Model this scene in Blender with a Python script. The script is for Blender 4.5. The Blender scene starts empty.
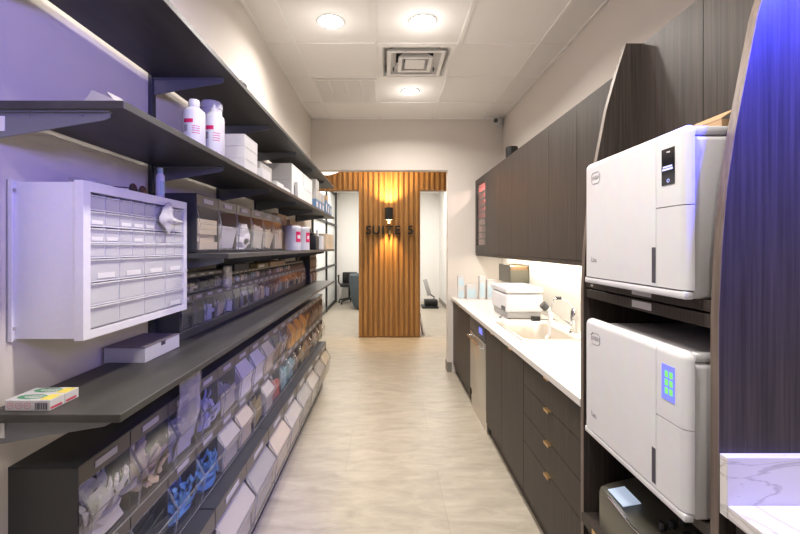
import bpy, bmesh, math, random
from mathutils import Vector, Matrix
PI = math.pi
S = bpy.context.scene
COL = S.collection
rnd = random.Random(7)

# ------------------------------------------------------------------ camera
cd = bpy.data.cameras.new('camera')
cam = bpy.data.objects.new('camera', cd); COL.objects.link(cam)
cam.location = (0, 0, 1.46); cam.rotation_euler = (PI/2, 0, 0)
cd.sensor_width = 36; cd.lens = 36*410/800; cd.shift_x = 0.015; cd.shift_y = -0.025
cd.clip_start = 0.02
S.camera = cam
# ------------------------------------------------------------------ world, exposure
w = bpy.data.worlds.new('world'); S.world = w; w.use_nodes = True
w.node_tree.nodes['Background'].inputs[0].default_value = (0.92, 0.90, 1.0, 1)
w.node_tree.nodes['Background'].inputs[1].default_value = 0.16
S.view_settings.view_transform = 'Standard'; S.view_settings.look = 'None'
S.view_settings.gamma = 1; S.view_settings.use_curve_mapping = False
S.view_settings.exposure = 0.14
try:
    S.cycles.transparent_max_bounces = 24
    S.cycles.sample_clamp_indirect = 4
except Exception: pass
# ------------------------------------------------------------------ lights
def area(name, loc, aim, power, color, sx, sy=None, shape=None, parent=None, spread=PI):
    d = bpy.data.lights.new(name, 'AREA'); d.energy = power; d.color = color
    d.shape = shape or ('RECTANGLE' if sy else 'DISK'); d.size = sx
    if sy: d.size_y = sy
    d.spread = spread
    o = bpy.data.objects.new(name, d); COL.objects.link(o); o.location = loc
    o.rotation_euler = (Vector(aim)-Vector(loc)).to_track_quat('-Z', 'Y').to_euler()
    if parent: o.parent = parent
    return o
def spot(name, loc, aim, power, color, angle, blend=0.5, r=0.02, parent=None):
    d = bpy.data.lights.new(name, 'SPOT'); d.energy = power; d.color = color
    d.spot_size = angle; d.spot_blend = blend; d.shadow_soft_size = r
    o = bpy.data.objects.new(name, d); COL.objects.link(o); o.location = loc
    o.rotation_euler = (Vector(aim)-Vector(loc)).to_track_quat('-Z', 'Y').to_euler()
    if parent: o.parent = parent
    return o
WARM = (1.0, 0.935, 0.87); WHITE = (1.0, 0.95, 0.90)
CEIL = 2.96
DOWN = [(-.380, 2.725), (.230, 2.725), (.216, 3.95)]
for x, y, p_ in [DOWN[0]+(13,), DOWN[1]+(25,), DOWN[2]+(21,)] + [(-.392, .9, 9), (.216, .9, 24), (.0, -.6, 14)]:  # last three are unseen lamps added to light the near end
    area('downlight_and_fill', (x, y, CEIL-.012), (x, y, 0), p_, WARM, .13, spread=math.radians(150))
    d_ = bpy.data.lights.new('ceiling_fill', 'POINT'); d_.energy = p_*.07; d_.color = WARM; d_.shadow_soft_size = .06  # added point lamp below each one to brighten the ceiling
    o_ = bpy.data.objects.new('ceiling_fill', d_); COL.objects.link(o_); o_.location = (x, y, CEIL-.15)
# blue lamp above the counter beside the camera
spot('blue_lamp', (1.04, .62, 2.27), (.87, .93, 1.90), 230, (.05, .06, 1.0), math.radians(82), 1.0, .05)
spot('blue_lamp_left', (.85, -.3, 2.0), (-.9, .98, 2.0), 140, (.27, .23, 1.0), math.radians(50), 1.0, .15)
# unseen lamps added to brighten the corridor and the white room beyond it
area('corridor_fill', (.0, 5.7, 2.86), (0, 5.7, 0), 15, WHITE, .5)
area('far_room_fill', (-.8, 8.8, 2.88), (-.8, 8.8, 0), 60, WHITE, .6, 1.8)
area('far_room_fill', (.95, 8.8, 2.88), (.95, 8.8, 0), 50, WHITE, .5, 1.8)
# strip under the wall cabinets
area('cabinet_strip_lamp', (1.22, 3.1, 1.374), (1.24, 3.1, 0), 15, (1.0, .90, .74), 2.9, .04).rotation_euler = (0, 0, PI/2)

# ------------------------------------------------------------------ materials
def mat(name, col, rough=.5, metal=0, spec=.5, emit=None, es=0, bump=0, bscale=80, alpha=1):
    m = bpy.data.materials.new(name); m.use_nodes = True
    nt = m.node_tree; b = nt.nodes['Principled BSDF']
    c = tuple(col)+(1,)
    b.inputs['Base Color'].default_value = c
    b.inputs['Roughness'].default_value = rough; b.inputs['Metallic'].default_value = metal
    b.inputs['Specular IOR Level'].default_value = spec
    if emit: b.inputs['Emission Color'].default_value = tuple(emit)+(1,); b.inputs['Emission Strength'].default_value = es
    tc = nt.nodes.new('ShaderNodeTexCoord'); n = nt.nodes.new('ShaderNodeTexNoise')
    n.inputs['Scale'].default_value = bscale; nt.links.new(tc.outputs['Object'], n.inputs['Vector'])
    r = nt.nodes.new('ShaderNodeMixRGB'); r.blend_type = 'MULTIPLY'; r.inputs[0].default_value = .10
    r.inputs[1].default_value = c; nt.links.new(n.outputs['Color'], r.inputs[2])
    if not emit and metal < .5: nt.links.new(r.outputs[0], b.inputs['Base Color'])
    if bump:
        bp = nt.nodes.new('ShaderNodeBump'); bp.inputs['Strength'].default_value = bump; bp.inputs['Distance'].default_value = .002
        nt.links.new(n.outputs['Fac'], bp.inputs['Height']); nt.links.new(bp.outputs[0], b.inputs['Normal'])
    return m
def srgb(r, g, b):
    f = lambda c: (c/255/12.92 if c/255 <= .04045 else ((c/255+.055)/1.055)**2.4)
    return (f(r), f(g), f(b))
def grain(name, c1, c2, rough=.5, scale=(60, 60, 1.2), spec=.5, bump=.05):
    m = bpy.data.materials.new(name); m.use_nodes = True
    nt = m.node_tree; b = nt.nodes['Principled BSDF']; L = nt.links.new
    tc = nt.nodes.new('ShaderNodeTexCoord'); mp = nt.nodes.new('ShaderNodeMapping'); mp.inputs['Scale'].default_value = scale
    n = nt.nodes.new('ShaderNodeTexNoise'); n.inputs['Scale'].default_value = 2.2; n.inputs['Detail'].default_value = 6; n.inputs['Roughness'].default_value = .6
    cr = nt.nodes.new('ShaderNodeValToRGB'); cr.color_ramp.elements[0].position = .32; cr.color_ramp.elements[1].position = .7
    cr.color_ramp.elements[0].color = tuple(c1)+(1,); cr.color_ramp.elements[1].color = tuple(c2)+(1,)
    L(tc.outputs['Object'], mp.inputs[0]); L(mp.outputs[0], n.inputs['Vector']); L(n.outputs['Fac'], cr.inputs[0]); L(cr.outputs[0], b.inputs['Base Color'])
    bp = nt.nodes.new('ShaderNodeBump'); bp.inputs['Strength'].default_value = bump; bp.inputs['Distance'].default_value = .001
    L(n.outputs['Fac'], bp.inputs['Height']); L(bp.outputs[0], b.inputs['Normal'])
    b.inputs['Roughness'].default_value = rough; b.inputs['Specular IOR Level'].default_value = spec
    return m
def clear(name, tint, gloss=.10, haze=.06, hcol=(.8, .8, .8), rough=.12):
    m = bpy.data.materials.new(name); m.use_nodes = True
    nt = m.node_tree; nt.nodes.clear(); L = nt.links.new
    out = nt.nodes.new('ShaderNodeOutputMaterial'); t = nt.nodes.new('ShaderNodeBsdfTransparent'); t.inputs[0].default_value = tuple(tint)+(1,)
    g = nt.nodes.new('ShaderNodeBsdfGlossy'); g.inputs['Roughness'].default_value = rough
    d = nt.nodes.new('ShaderNodeBsdfDiffuse'); d.inputs[0].default_value = tuple(hcol)+(1,)
    f = nt.nodes.new('ShaderNodeLayerWeight'); pw = nt.nodes.new('ShaderNodeMath'); pw.operation = 'POWER'; pw.inputs[1].default_value = 5
    L(f.outputs['Facing'], pw.inputs[0])
    ad = nt.nodes.new('ShaderNodeMath'); ad.operation = 'MULTIPLY_ADD'; ad.inputs[1].default_value = .5; ad.inputs[2].default_value = gloss*.45
    f.inputs['Blend'].default_value = .5
    L(pw.outputs[0], ad.inputs[0])
    m1 = nt.nodes.new('ShaderNodeMixShader'); m1.inputs[0].default_value = haze; L(t.outputs[0], m1.inputs[1]); L(d.outputs[0], m1.inputs[2])
    m2 = nt.nodes.new('ShaderNodeMixShader'); L(ad.outputs[0], m2.inputs[0]); L(m1.outputs[0], m2.inputs[1]); L(g.outputs[0], m2.inputs[2])
    L(m2.outputs[0], out.inputs[0]); return m
def tile_floor():
    m = bpy.data.materials.new('floor_tile'); m.use_nodes = True
    nt = m.node_tree; b = nt.nodes['Principled BSDF']; L = nt.links.new
    tc = nt.nodes.new('ShaderNodeTexCoord')
    mp = nt.nodes.new('ShaderNodeMapping'); mp.inputs['Scale'].default_value = (1.6, 5.0, 1)
    n = nt.nodes.new('ShaderNodeTexNoise'); n.inputs['Scale'].default_value = 2.4; n.inputs['Detail'].default_value = 8; n.inputs['Roughness'].default_value = .68; n.inputs['Distortion'].default_value = .5
    cr = nt.nodes.new('ShaderNodeValToRGB')
    e = cr.color_ramp.elements; e[0].position = .3; e[0].color = srgb(148, 140, 126)+(1,); e[1].position = .72; e[1].color = srgb(182, 173, 158)+(1,)
    br = nt.nodes.new('ShaderNodeTexBrick'); br.inputs['Scale'].default_value = 1; br.inputs['Brick Width'].default_value = 1.2; br.inputs['Row Height'].default_value = .6
    br.inputs['Mortar Size'].default_value = .0022; br.inputs['Mortar Smooth'].default_value = .3; br.offset = .5
    br.inputs['Color1'].default_value = (1, 1, 1, 1); br.inputs['Color2'].default_value = (.94, .94, .93, 1); br.inputs['Mortar'].default_value = (.80, .79, .77, 1)
    mx = nt.nodes.new('ShaderNodeMixRGB'); mx.blend_type = 'MULTIPLY'; mx.inputs[0].default_value = 1
    rot = nt.nodes.new('ShaderNodeMapping'); rot.inputs['Location'].default_value = (.28, .33, 0)
    L(tc.outputs['Object'], mp.inputs[0]); L(mp.outputs[0], n.inputs['Vector']); L(n.outputs['Fac'], cr.inputs[0])
    L(tc.outputs['Object'], rot.inputs[0]); L(rot.outputs[0], br.inputs['Vector'])
    L(cr.outputs[0], mx.inputs[1]); L(br.outputs['Color'], mx.inputs[2]); L(mx.outputs[0], b.inputs['Base Color'])
    rr = nt.nodes.new('ShaderNodeMapRange'); rr.inputs[3].default_value = .33; rr.inputs[4].default_value = .5; L(n.outputs['Fac'], rr.inputs[0]); L(rr.outputs[0], b.inputs['Roughness'])
    return m
def marble():
    m = bpy.data.materials.new('veined_stone'); m.use_nodes = True
    nt = m.node_tree; b = nt.nodes['Principled BSDF']; L = nt.links.new
    tc = nt.nodes.new('ShaderNodeTexCoord'); mp = nt.nodes.new('ShaderNodeMapping'); mp.inputs['Scale'].default_value = (2.2, 2.2, 9)
    mp.inputs['Rotation'].default_value = (.1, .12, .3)
    n = nt.nodes.new('ShaderNodeTexNoise'); n.inputs['Scale'].default_value = 1.5; n.inputs['Detail'].default_value = 5; n.inputs['Distortion'].default_value = 1.4
    cr = nt.nodes.new('ShaderNodeValToRGB'); e = cr.color_ramp.elements
    e[0].position = .47; e[0].color = (.74, .72, .70, 1); e[1].position = .53; e[1].color = (.74, .72, .70, 1)
    k = cr.color_ramp.elements.new(.5); k.color = (.5, .48, .47, 1)
    L(tc.outputs['Object'], mp.inputs[0]); L(mp.outputs[0], n.inputs['Vector']); L(n.outputs['Fac'], cr.inputs[0]); L(cr.outputs[0], b.inputs['Base Color'])
    b.inputs['Roughness'].default_value = .3; return m

M = {}
M['wall'] = mat('wall_paint', srgb(222, 214, 206), .85, bump=.05, bscale=300)
M['wall_white'] = mat('white_paint', srgb(236, 234, 230), .85)
M['ceil'] = mat('ceiling_tile', srgb(253, 250, 246), .9, bump=.15, bscale=500)
M['grid'] = mat('ceiling_tee', srgb(253, 250, 246), .6)
M['floor'] = tile_floor()
M['base'] = mat('baseboard_grey', srgb(140, 132, 124), .6)
M['shelf'] = grain('charcoal_laminate', srgb(54, 53, 51), srgb(70, 69, 66), .45, (6, 1.2, 6), .4)
M['steel_dk'] = mat('grey_metal', srgb(78, 80, 84), .42, .3)
M['bracket'] = mat('bracket_metal', srgb(120, 122, 128), .45, .35)
M['black'] = mat('black_paint', srgb(22, 22, 23), .45)
M['rack'] = mat('rack_plastic', srgb(56, 57, 60), .5, bump=.05)
M['rack_in'] = mat('rack_lining', srgb(96, 90, 80), .8, 0, .1)
M['clear'] = clear('clear_plastic', (.95, .95, .94), .12, .018)
M['edge'] = clear('clear_edge', (.75, .75, .74), .2, .25, (.7, .7, .7))
M['bag'] = clear('bag_film', (.92, .91, .93), .25, .22, (.82, .80, .84), .2)
M['card'] = mat('paper_card', srgb(226, 224, 222), .8)
M['wood'] = grain('dark_laminate', srgb(42, 37, 34), srgb(72, 64, 59), .46, (55, 55, 1.1), .28)
M['wood_lit'] = grain('lit_laminate_edge', srgb(96, 84, 76), srgb(126, 112, 102), .45, (55, 55, 1.1), .4)  # dark laminate lightened: light on the panel edges put into the colour
M['kick'] = mat('kick_board', srgb(60, 50, 44), .5)
M['oak'] = grain('oak_slat', srgb(138, 98, 52), srgb(176, 132, 78), .5, (22, 22, .8), .35)
M['oak_dk'] = mat('oak_gap', srgb(150, 106, 58), .7)
M['counter'] = mat('white_quartz', srgb(220, 216, 211), .22, bscale=200)
M['marble'] = marble()
M['stainless'] = mat('stainless', (.62, .60, .57), .28, 1)
M['sinksteel'] = mat('sink_steel', (.62, .57, .50), .35, .6)
M['chrome'] = mat('chrome', (.78, .78, .78), .08, 1)
M['white'] = mat('white_plastic', srgb(218, 218, 221), .32, bscale=20)
M['white_dr'] = mat('white_cabinet_plastic', srgb(232, 230, 236), .45)
M['frost'] = clear('frosted_drawer', (.94, .94, .95), .16, .52, (.86, .86, .88), .3)
M['frost_glass'] = mat('frosted_glass', srgb(232, 236, 234), .25)
M['grey'] = mat('grey_plastic', srgb(168, 166, 166), .4)
M['ltgrey'] = mat('light_grey_plastic', srgb(205, 203, 204), .4)
M['brass'] = mat('brass', (.75, .52, .25), .3, 1)
M['kraft'] = mat('kraft_board', srgb(178, 146, 108), .8)
M['carton'] = mat('white_carton', srgb(206, 204, 205), .7)
M['carton_gy'] = mat('grey_carton', srgb(176, 172, 170), .7)
M['lidgrey'] = mat('grey_lid_board', srgb(128, 118, 124), .7)
M['magenta'] = mat('magenta_print', srgb(206, 22, 92), .5)
M['redprint'] = mat('red_print', srgb(196, 70, 92), .6)
M['green'] = mat('green_print', srgb(84, 150, 112), .6)
M['yellow'] = mat('yellow_print', srgb(228, 208, 92), .6)
M['ink'] = mat('dark_ink', srgb(70, 68, 78), .7)
M['inkgrey'] = mat('grey_ink', srgb(150, 148, 152), .7)
M['ltblue'] = mat('pale_blue_board', srgb(186, 208, 219), .6)
M['blue'] = mat('blue_film', srgb(78, 122, 176), .5)
M['bluebox'] = mat('blue_carton', srgb(92, 122, 158), .6)
M['screen_blue'] = mat('blue_screen', (.1, .1, .3), .2, emit=(.18, .22, 1.0), es=.9)
M['screen_green'] = mat('green_screen_field', (.1, .3, .1), .2, emit=(.22, .75, .18), es=.8)
M['screen_white'] = mat('pale_screen', (.5, .6, .7), .2, emit=(.62, .74, 1.0), es=.45)
M['screen_dark'] = mat('dark_screen', srgb(22, 22, 30), .12)
M['screen_text'] = mat('screen_text', (.5, .5, .8), .3, emit=(.4, .45, 1.0), es=.9)
M['olive'] = mat('olive_grey_plastic', srgb(98, 96, 84), .32)
M['lamp'] = mat('lamp_lens', (1, 1, 1), .4, emit=(1, .95, .86), es=14)
M['dome'] = mat('dome_lens', (1, 1, 1), .4, emit=(1, .94, .84), es=1.6)
M['warm_lens'] = mat('warm_lens', (1, 1, 1), .4, emit=(1, .72, .35), es=6)
M['strip'] = mat('strip_lens', (1, 1, 1), .4, emit=(1, .9, .74), es=5)
M['dark'] = mat('dark_void', srgb(16, 16, 17), .8)
M['chair'] = mat('slate_upholstery', srgb(82, 92, 98), .8)
M['redglow'] = mat('red_back_panel', srgb(214, 66, 52), .5)
M['pinkish'] = mat('pale_card', srgb(206, 170, 158), .5)
M['glassdoor'] = clear('door_glass', (.9, .85, .84), .12, .04)
M['lens_dk'] = clear('dark_lens', (.25, .25, .3), .3, .1, (.1, .1, .12))
# bin contents
CC = {'white': srgb(204, 199, 204), 'cream': srgb(192, 178, 158), 'tan': srgb(206, 182, 154), 'blue': srgb(70, 120, 178), 'lilac': srgb(170, 172, 204),
      'grey': srgb(158, 153, 148), 'dark': srgb(52, 58, 62), 'red': srgb(168, 72, 70), 'olive': srgb(140, 124, 84), 'orange': srgb(214, 150, 52),
      'brown': srgb(136, 106, 76), 'teal': srgb(120, 160, 170), 'pale': srgb(178, 170, 162)}
for k, v in CC.items(): M['c_'+k] = mat('content_'+k, v, .55, bump=.6, bscale=38)

# ------------------------------------------------------------------ mesh builder
class MB:
    def __init__(s): s.bm = bmesh.new()
    def _t(s, vs, mtx):
        if mtx: bmesh.ops.transform(s.bm, matrix=mtx, verts=vs)
    def box(s, x0, y0, z0, x1, y1, z1, bev=0, seg=2, mtx=None):
        r = bmesh.ops.create_cube(s.bm, size=1); vs = r['verts']
        bmesh.ops.scale(s.bm, vec=(abs(x1-x0), abs(y1-y0), abs(z1-z0)), verts=vs)
        bmesh.ops.translate(s.bm, vec=((x0+x1)/2, (y0+y1)/2, (z0+z1)/2), verts=vs)
        if bev:
            es = list({e for v in vs for e in v.link_edges})
            b = bmesh.ops.bevel(s.bm, geom=es, offset=bev, segments=seg, affect='EDGES', profile=.5)
            vs = list({v for f in b['faces'] for v in f.verts} | {v for v in vs if v.is_valid})
        s._t(vs, mtx); return s
    def cyl(s, p0, p1, r, r2=None, n=20, caps=True):
        p0 = Vector(p0); p1 = Vector(p1); d = p1-p0
        q = bmesh.ops.create_cone(s.bm, cap_ends=caps, segments=n, radius1=r, radius2=r if r2 is None else r2, depth=d.length)
        mtx = Matrix.Translation((p0+p1)/2) @ d.to_track_quat('Z', 'Y').to_matrix().to_4x4()
        bmesh.ops.transform(s.bm, matrix=mtx, verts=q['verts']); return s
    def lathe(s, c, prof, n=24, a0=0, a1=2*PI, close=True):
        full = abs(a1-a0-2*PI) < 1e-6; k = n if full else n+1
        rings = []
        for r, z in prof:
            rings.append([s.bm.verts.new((c[0]+r*math.cos(a0+(a1-a0)*i/n), c[1]+r*math.sin(a0+(a1-a0)*i/n), c[2]+z)) for i in range(k)])
        for a, b in zip(rings, rings[1:]):
            for i in range(n):
                j = (i+1) % k; s.bm.faces.new((a[i], a[j], b[j], b[i]))
        if close and full:
            if prof[0][0] > 1e-5: s.bm.faces.new(list(reversed(rings[0])))
            if prof[-1][0] > 1e-5: s.bm.faces.new(rings[-1])
        return s
    def poly(s, pts):
        return s.bm.faces.new([s.bm.verts.new(p) for p in pts])
    def prism(s, pts, d):
        """polygon (list of 3D points) extruded by vector d"""
        d = Vector(d); a = [s.bm.verts.new(p) for p in pts]; b = [s.bm.verts.new(Vector(p)+d) for p in pts]; n = len(a)
        s.bm.faces.new(a); s.bm.faces.new(list(reversed(b)))
        for i in range(n): s.bm.faces.new((a[i], b[i], b[(i+1) % n], a[(i+1) % n]))
        return s
    def tube(s, path, r, n=10):
        path = [Vector(p) for p in path]; rs = r if isinstance(r, (list, tuple)) else [r]*len(path); rings = []
        up = Vector((.31, .17, .93))
        for i, p in enumerate(path):
            t = (path[min(i+1, len(path)-1)]-path[max(i-1, 0)]).normalized()
            a = t.cross(up).normalized(); b = t.cross(a)
            rings.append([s.bm.verts.new(p+rs[i]*(math.cos(2*PI*k/n)*a+math.sin(2*PI*k/n)*b)) for k in range(n)])
        for a, b in zip(rings, rings[1:]):
            for k in range(n): s.bm.faces.new((a[k], a[(k+1) % n], b[(k+1) % n], b[k]))
        s.bm.faces.new(list(reversed(rings[0]))); s.bm.faces.new(rings[-1]); return s
    def blob(s, c, rad, seed, amp=.18, sub=2, mtx=None):
        r = random.Random(seed); q = bmesh.ops.create_icosphere(s.bm, subdivisions=sub, radius=1)
        ph = [r.uniform(0, 6) for _ in range(6)]
        for v in q['verts']:
            k = 1+amp*(math.sin(4*v.co.x+ph[0])+math.sin(5*v.co.y+ph[1])+math.sin(6*v.co.z+ph[2]))/2
            v.co = Vector((v.co.x*rad[0]*k, v.co.y*rad[1]*k, v.co.z*rad[2]*k))
        m = Matrix.Translation(c) @ (mtx or Matrix.Identity(4))
        bmesh.ops.transform(s.bm, matrix=m, verts=q['verts']); return s
    def mesh(s, name, m, smooth=False):
        me = bpy.data.meshes.new(name); bmesh.ops.recalc_face_normals(s.bm, faces=s.bm.faces[:])
        s.bm.to_mesh(me); s.bm.free()
        for k in (m if isinstance(m, list) else [m]): me.materials.append(k)
        if smooth:
            for p in me.polygons: p.use_smooth = True
            try: me.set_sharp_from_angle(angle=math.radians(38))
            except Exception: pass
        return me
    def build(s, name, m, parent=None, smooth=False, loc=None):
        return put(name, s.mesh(name, m, smooth), parent, loc)
def put(name, me, parent=None, loc=None):
    o = bpy.data.objects.new(name, me); COL.objects.link(o)
    if parent: o.parent = parent
    if loc: o.location = loc
    return o
def tag(o, label, cat, group=None, kind=None):
    o['label'] = label; o['category'] = cat
    if group: o['group'] = group
    if kind: o['kind'] = kind
    return o
def thing(name, label, cat, loc=(0, 0, 0), rz=0, group=None):
    o = bpy.data.objects.new(name, None); COL.objects.link(o); o.location = loc; o.rotation_euler = (0, 0, rz); o.empty_display_size = .05
    return tag(o, label, cat, group)
def copy_tree(o, parent=None):
    c = o.copy(); COL.objects.link(c); c.parent = parent
    for ch in list(o.children): copy_tree(ch, c)
    return c
def struct(o): o['kind'] = 'structure'; return o
def text_mesh(txt, size, depth, name, offset=0, align='CENTER'):
    cu = bpy.data.curves.new('t', 'FONT'); cu.body = txt; cu.size = size; cu.extrude = depth; cu.align_x = align; cu.align_y = 'CENTER'; cu.offset = offset
    o = bpy.data.objects.new('t', cu); COL.objects.link(o)
    dg = bpy.context.evaluated_depsgraph_get(); me = bpy.data.meshes.new_from_object(o.evaluated_get(dg)); me.name = name
    bpy.data.objects.remove(o); return me
ORD = ['first', 'second', 'third', 'fourth', 'fifth', 'sixth', 'seventh', 'eighth', 'ninth', 'tenth', 'eleventh', 'twelfth', 'thirteenth', 'fourteenth', 'fifteenth',
       'sixteenth', 'seventeenth', 'eighteenth', 'nineteenth', 'twentieth', 'twenty-first', 'twenty-second', 'twenty-third', 'twenty-fourth', 'twenty-fifth', 'twenty-sixth',
       'twenty-seventh', 'twenty-eighth', 'twenty-ninth', 'thirtieth', 'thirty-first', 'thirty-second', 'thirty-third', 'thirty-fourth', 'thirty-fifth', 'thirty-sixth',
       'thirty-seventh', 'thirty-eighth', 'thirty-ninth', 'fortieth', 'forty-first', 'forty-second', 'forty-third', 'forty-fourth', 'forty-fifth']

# ================================================================== SETTING
XL, XR, YB, YF = -.90, 1.346, -1.5, 4.80
struct(MB().box(-1.6, YB, -.1, 1.6, 11.2, 0).build('floor', M['floor']))
struct(MB().box(XL-.12, YB, 0, XL, YF, CEIL).build('wall_left', M['wall']))
struct(MB().box(XR, YB, 0, XR+.12, YF+.12, CEIL).build('wall_right', M['wall']))
b = MB(); b.box(XL-.6, YF, 2.36, XR, YF+.12, CEIL+.1); b.box(.70, YF, 0, XR, YF+.12, 2.36); b.box(XL-.6, YF, 0, XL-.02, YF+.12, 2.36)
struct(b.build('wall_front', M['wall']))
struct(MB().box(.69, YF-.014, 0, .745, YF+.13, .115, .003).build('baseboard_front', M['base']))
# ceiling: slab with lay-in grid
struct(MB().box(XL-.1, YB, CEIL+.004, XR+.1, 3.03, CEIL+.1).box(XL-.1, 3.63, CEIL+.004, XR+.1, YF+.1, CEIL+.1).box(XL-.1, 3.03, CEIL+.004, -.094, 3.63, CEIL+.1).box(.527, 3.03, CEIL+.004, XR+.1, 3.63, CEIL+.1).build('ceiling', M['ceil']))
TX = [-.69, -.094, .527, 1.124]; TY = [3.03-.61*k for k in range(0, 8)] + [3.63, 4.27]
g = MB()
for x in TX: g.box(x-.012, YB, CEIL-.004, x+.012, YF, CEIL+.004)
for y in TY: g.box(XL, y-.012, CEIL-.0036, XR, y+.012, CEIL+.004)
g.box(XL, YB, CEIL-.004, XL+.02, YF, CEIL+.004); g.box(XR-.02, YB, CEIL-.004, XR, YF, CEIL+.004); g.box(XL, YF-.02, CEIL-.004, XR, YF, CEIL+.004)
go = g.build('ceiling_grid', M['grid']); go.parent = bpy.data.objects['ceiling']
# space beyond the opening
struct(MB().box(-1.6, YF+.12, 2.9, 1.6, 11.2, 3.0).build('ceiling_corridor', M['wall_white']))
struct(MB().box(1.38, YF+.12, 0, 1.5, 11.0, 2.9).build('wall_corridor_right', M['wall_white']))
struct(MB().box(-1.6, 11.0, 0, 1.6, 11.12, 2.9).build('wall_back', M['wall_white']))
struct(MB().box(1.366, 6.7, 0, 1.38, 11.0, .1).build('baseboard_right', M['base']))
struct(MB().box(-1.39, 10.986, 0, 1.366, 11.0, .1).build('baseboard_back', M['wall_white']))
# glass partition on the left of the far room
gp = MB().box(-1.43, YF+.12, .0, -1.40, 11.0, 2.9).build('window_1', M['frost_glass']); struct(gp)
fr = MB()
for y in (5.8, 7.5, 9.2, 10.88): fr.box(-1.40, y-.03, 0, -1.36, y+.03, 2.9)
for z in (.05, 1.0, 2.02, 2.82): fr.box(-1.40, YF+.12, z-.025, -1.37, 11.0, z+.025)
f_ = fr.build('window_frame', M['black']); f_.parent = gp
# slatted oak wall: column and header
sl = MB(); pitch = .0828
def slats(x0, x1, z0, z1):
    n = round((x1-x0)/pitch); p = (x1-x0)/n
    for i in range(n):
        a = x0+i*p
        sl.box(a+p*.04, 6.595, z0, a+p*.62, 6.63, z1, .004, 1)
slats(-.473, .52, .02, 2.375); slats(-.473-11*pitch, -.473+.0, 2.375, 2.9); slats(-.473, .52, 2.375, 2.9); slats(.52, .52+10*pitch, 2.375, 2.9)
sw = struct(sl.build('wall_slatted', M['oak']))
bk = MB(); bk.box(-.473, 6.625, .0, .52, 6.80, 2.9); bk.box(-1.39, 6.625, 2.38, -.4731, 6.80, 2.9); bk.box(.5201, 6.625, 2.38, 1.38, 6.80, 2.9)
bo = bk.build('backing_board', M['oak_dk']); bo.parent = sw

# ================================================================== CEILING FITTINGS
dnames = ['round white downlight left of the ceiling diffuser, nearer the shelves', 'round white downlight in the tile just nearer than the square diffuser', 'small round downlight in the tile beyond the square diffuser']
for (x, y), lb in zip(DOWN, dnames):
    t = thing('recessed_downlight', lb, 'ceiling light', (x, y, CEIL), 0, 'ceiling downlights')
    MB().lathe((0, 0, 0), [(.074, -.001), (.094, -.001), (.096, -.004), (.092, -.008), (.078, -.005), (.074, -.001)], 40, close=False).build('trim_ring', M['white'], t, True)
    MB().cyl((0, 0, -.0045), (0, 0, -.001), .076, n=40).build('lens', M['lamp'], t)
# square four way diffuser
t = thing('air_diffuser', 'square stepped white air diffuser with dark inner slots in the ceiling', 'vent', (.2165, 3.33, CEIL))
def ring(mb, a, b, z0, z1):
    # sloped square frame between half sizes a (outer) at z0 and b (inner) at z1
    o = [(a, a), (-a, a), (-a, -a), (a, -a)]; i = [(b, b), (-b, b), (-b, -b), (b, -b)]
    for k in range(4):
        j = (k+1) % 4
        mb.prism([(o[k][0], o[k][1], z0), (o[j][0], o[j][1], z0), (i[j][0], i[j][1], z1), (i[k][0], i[k][1], z1)], (0, 0, -.004))
m_ = MB(); ring(m_, .297, .262, .0, -.003); ring(m_, .262, .245, -.003, .03); m_.build('outer_frame', M['ceil'], t)
MB().box(-.2, -.2, .088, .2, .2, .0899).build('duct_shade', M['dark'], t)  # dark plate painted as the shade inside the duct
m_ = MB(); m_.box(-.30, -.30, .09, .30, .30, .094)
for q in (-1, 1): m_.box(q*.30, -.30, .004, q*.296, .30, .09); m_.box(-.296, q*.30, .004, .296, q*.296, .09)
m_.build('duct', M['ceil'], t)
for a, b_, z0, z1 in ((.225, .15, -.012, .055), (.135, .085, -.018, .04)):
    m_ = MB(); ring(m_, a, b_, z0, z1); ring(m_, a, a-.03, z0-.001, z0-.001); m_.build('louver', M['ceil'], t)
MB().box(-.08, -.08, -.022, .08, .08, -.012, .005).build('centre_plate', M['ceil'], t)
for sx in (-1, 1):
    for sy in (-1, 1): MB().box(sx*.17-.005, sy*.17-.005, .0, sx*.17+.005, sy*.17+.005, .09).build('support_post', M['steel_dk'], t)
# return grille
t = thing('return_grille', 'flat white louvred return grille in the ceiling left of the diffuser', 'vent', (-.392, 3.95, CEIL))
m_ = MB(); ring(m_, .292, .268, -.002, -.004); m_.build('frame', M['ceil'], t)
MB().box(-.27, -.27, -.003, .27, .27, -.001).build('backing', M['ltgrey'], t)
m_ = MB()
for k in range(36):
    y = -.262+k*.015; m_.box(-.268, y, -.007, .268, y+.007, -.0025)
for x in (-.14, 0, .14): m_.box(x-.005, -.268, -.008, x+.005, .268, -.003)
m_.build('louvers', M['ceil'], t)
# bullet security camera
t = thing('security_camera', 'small white bullet camera in the far right ceiling corner', 'camera', (1.27, 4.70, 2.90))
MB().cyl((.03, .07, .0), (.03, .095, .0), .035).build('mount_plate', M['white'], t, True)
MB().tube([(.03, .08, 0), (.02, .05, .0), (0, 0, 0)], .012).build('arm', M['white'], t, True)
MB().cyl((.03, .03, .012), (-.05, -.07, -.012), .032).build('housing', M['white'], t, True)
MB().cyl((-.0502, -.0702, -.012), (-.056, -.078, -.0138), .025).build('lens', M['black'], t, True)
# corridor dome light
t = thing('dome_light', 'lit white dome ceiling light just beyond the opening, above the shelf ends', 'ceiling light', (-.86, 5.7, 2.9))
MB().cyl((0, 0, -.03), (0, 0, 0), .19, n=40).build('base', M['white'], t, True)
MB().lathe((0, 0, -.03), [(.19, 0), (.25, -.06), (.262, -.16), (.24, -.27), (.17, -.36), (.07, -.40), (.0001, -.405)], 40, close=False).build('diffuser', M['dome'], t, True)
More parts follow.
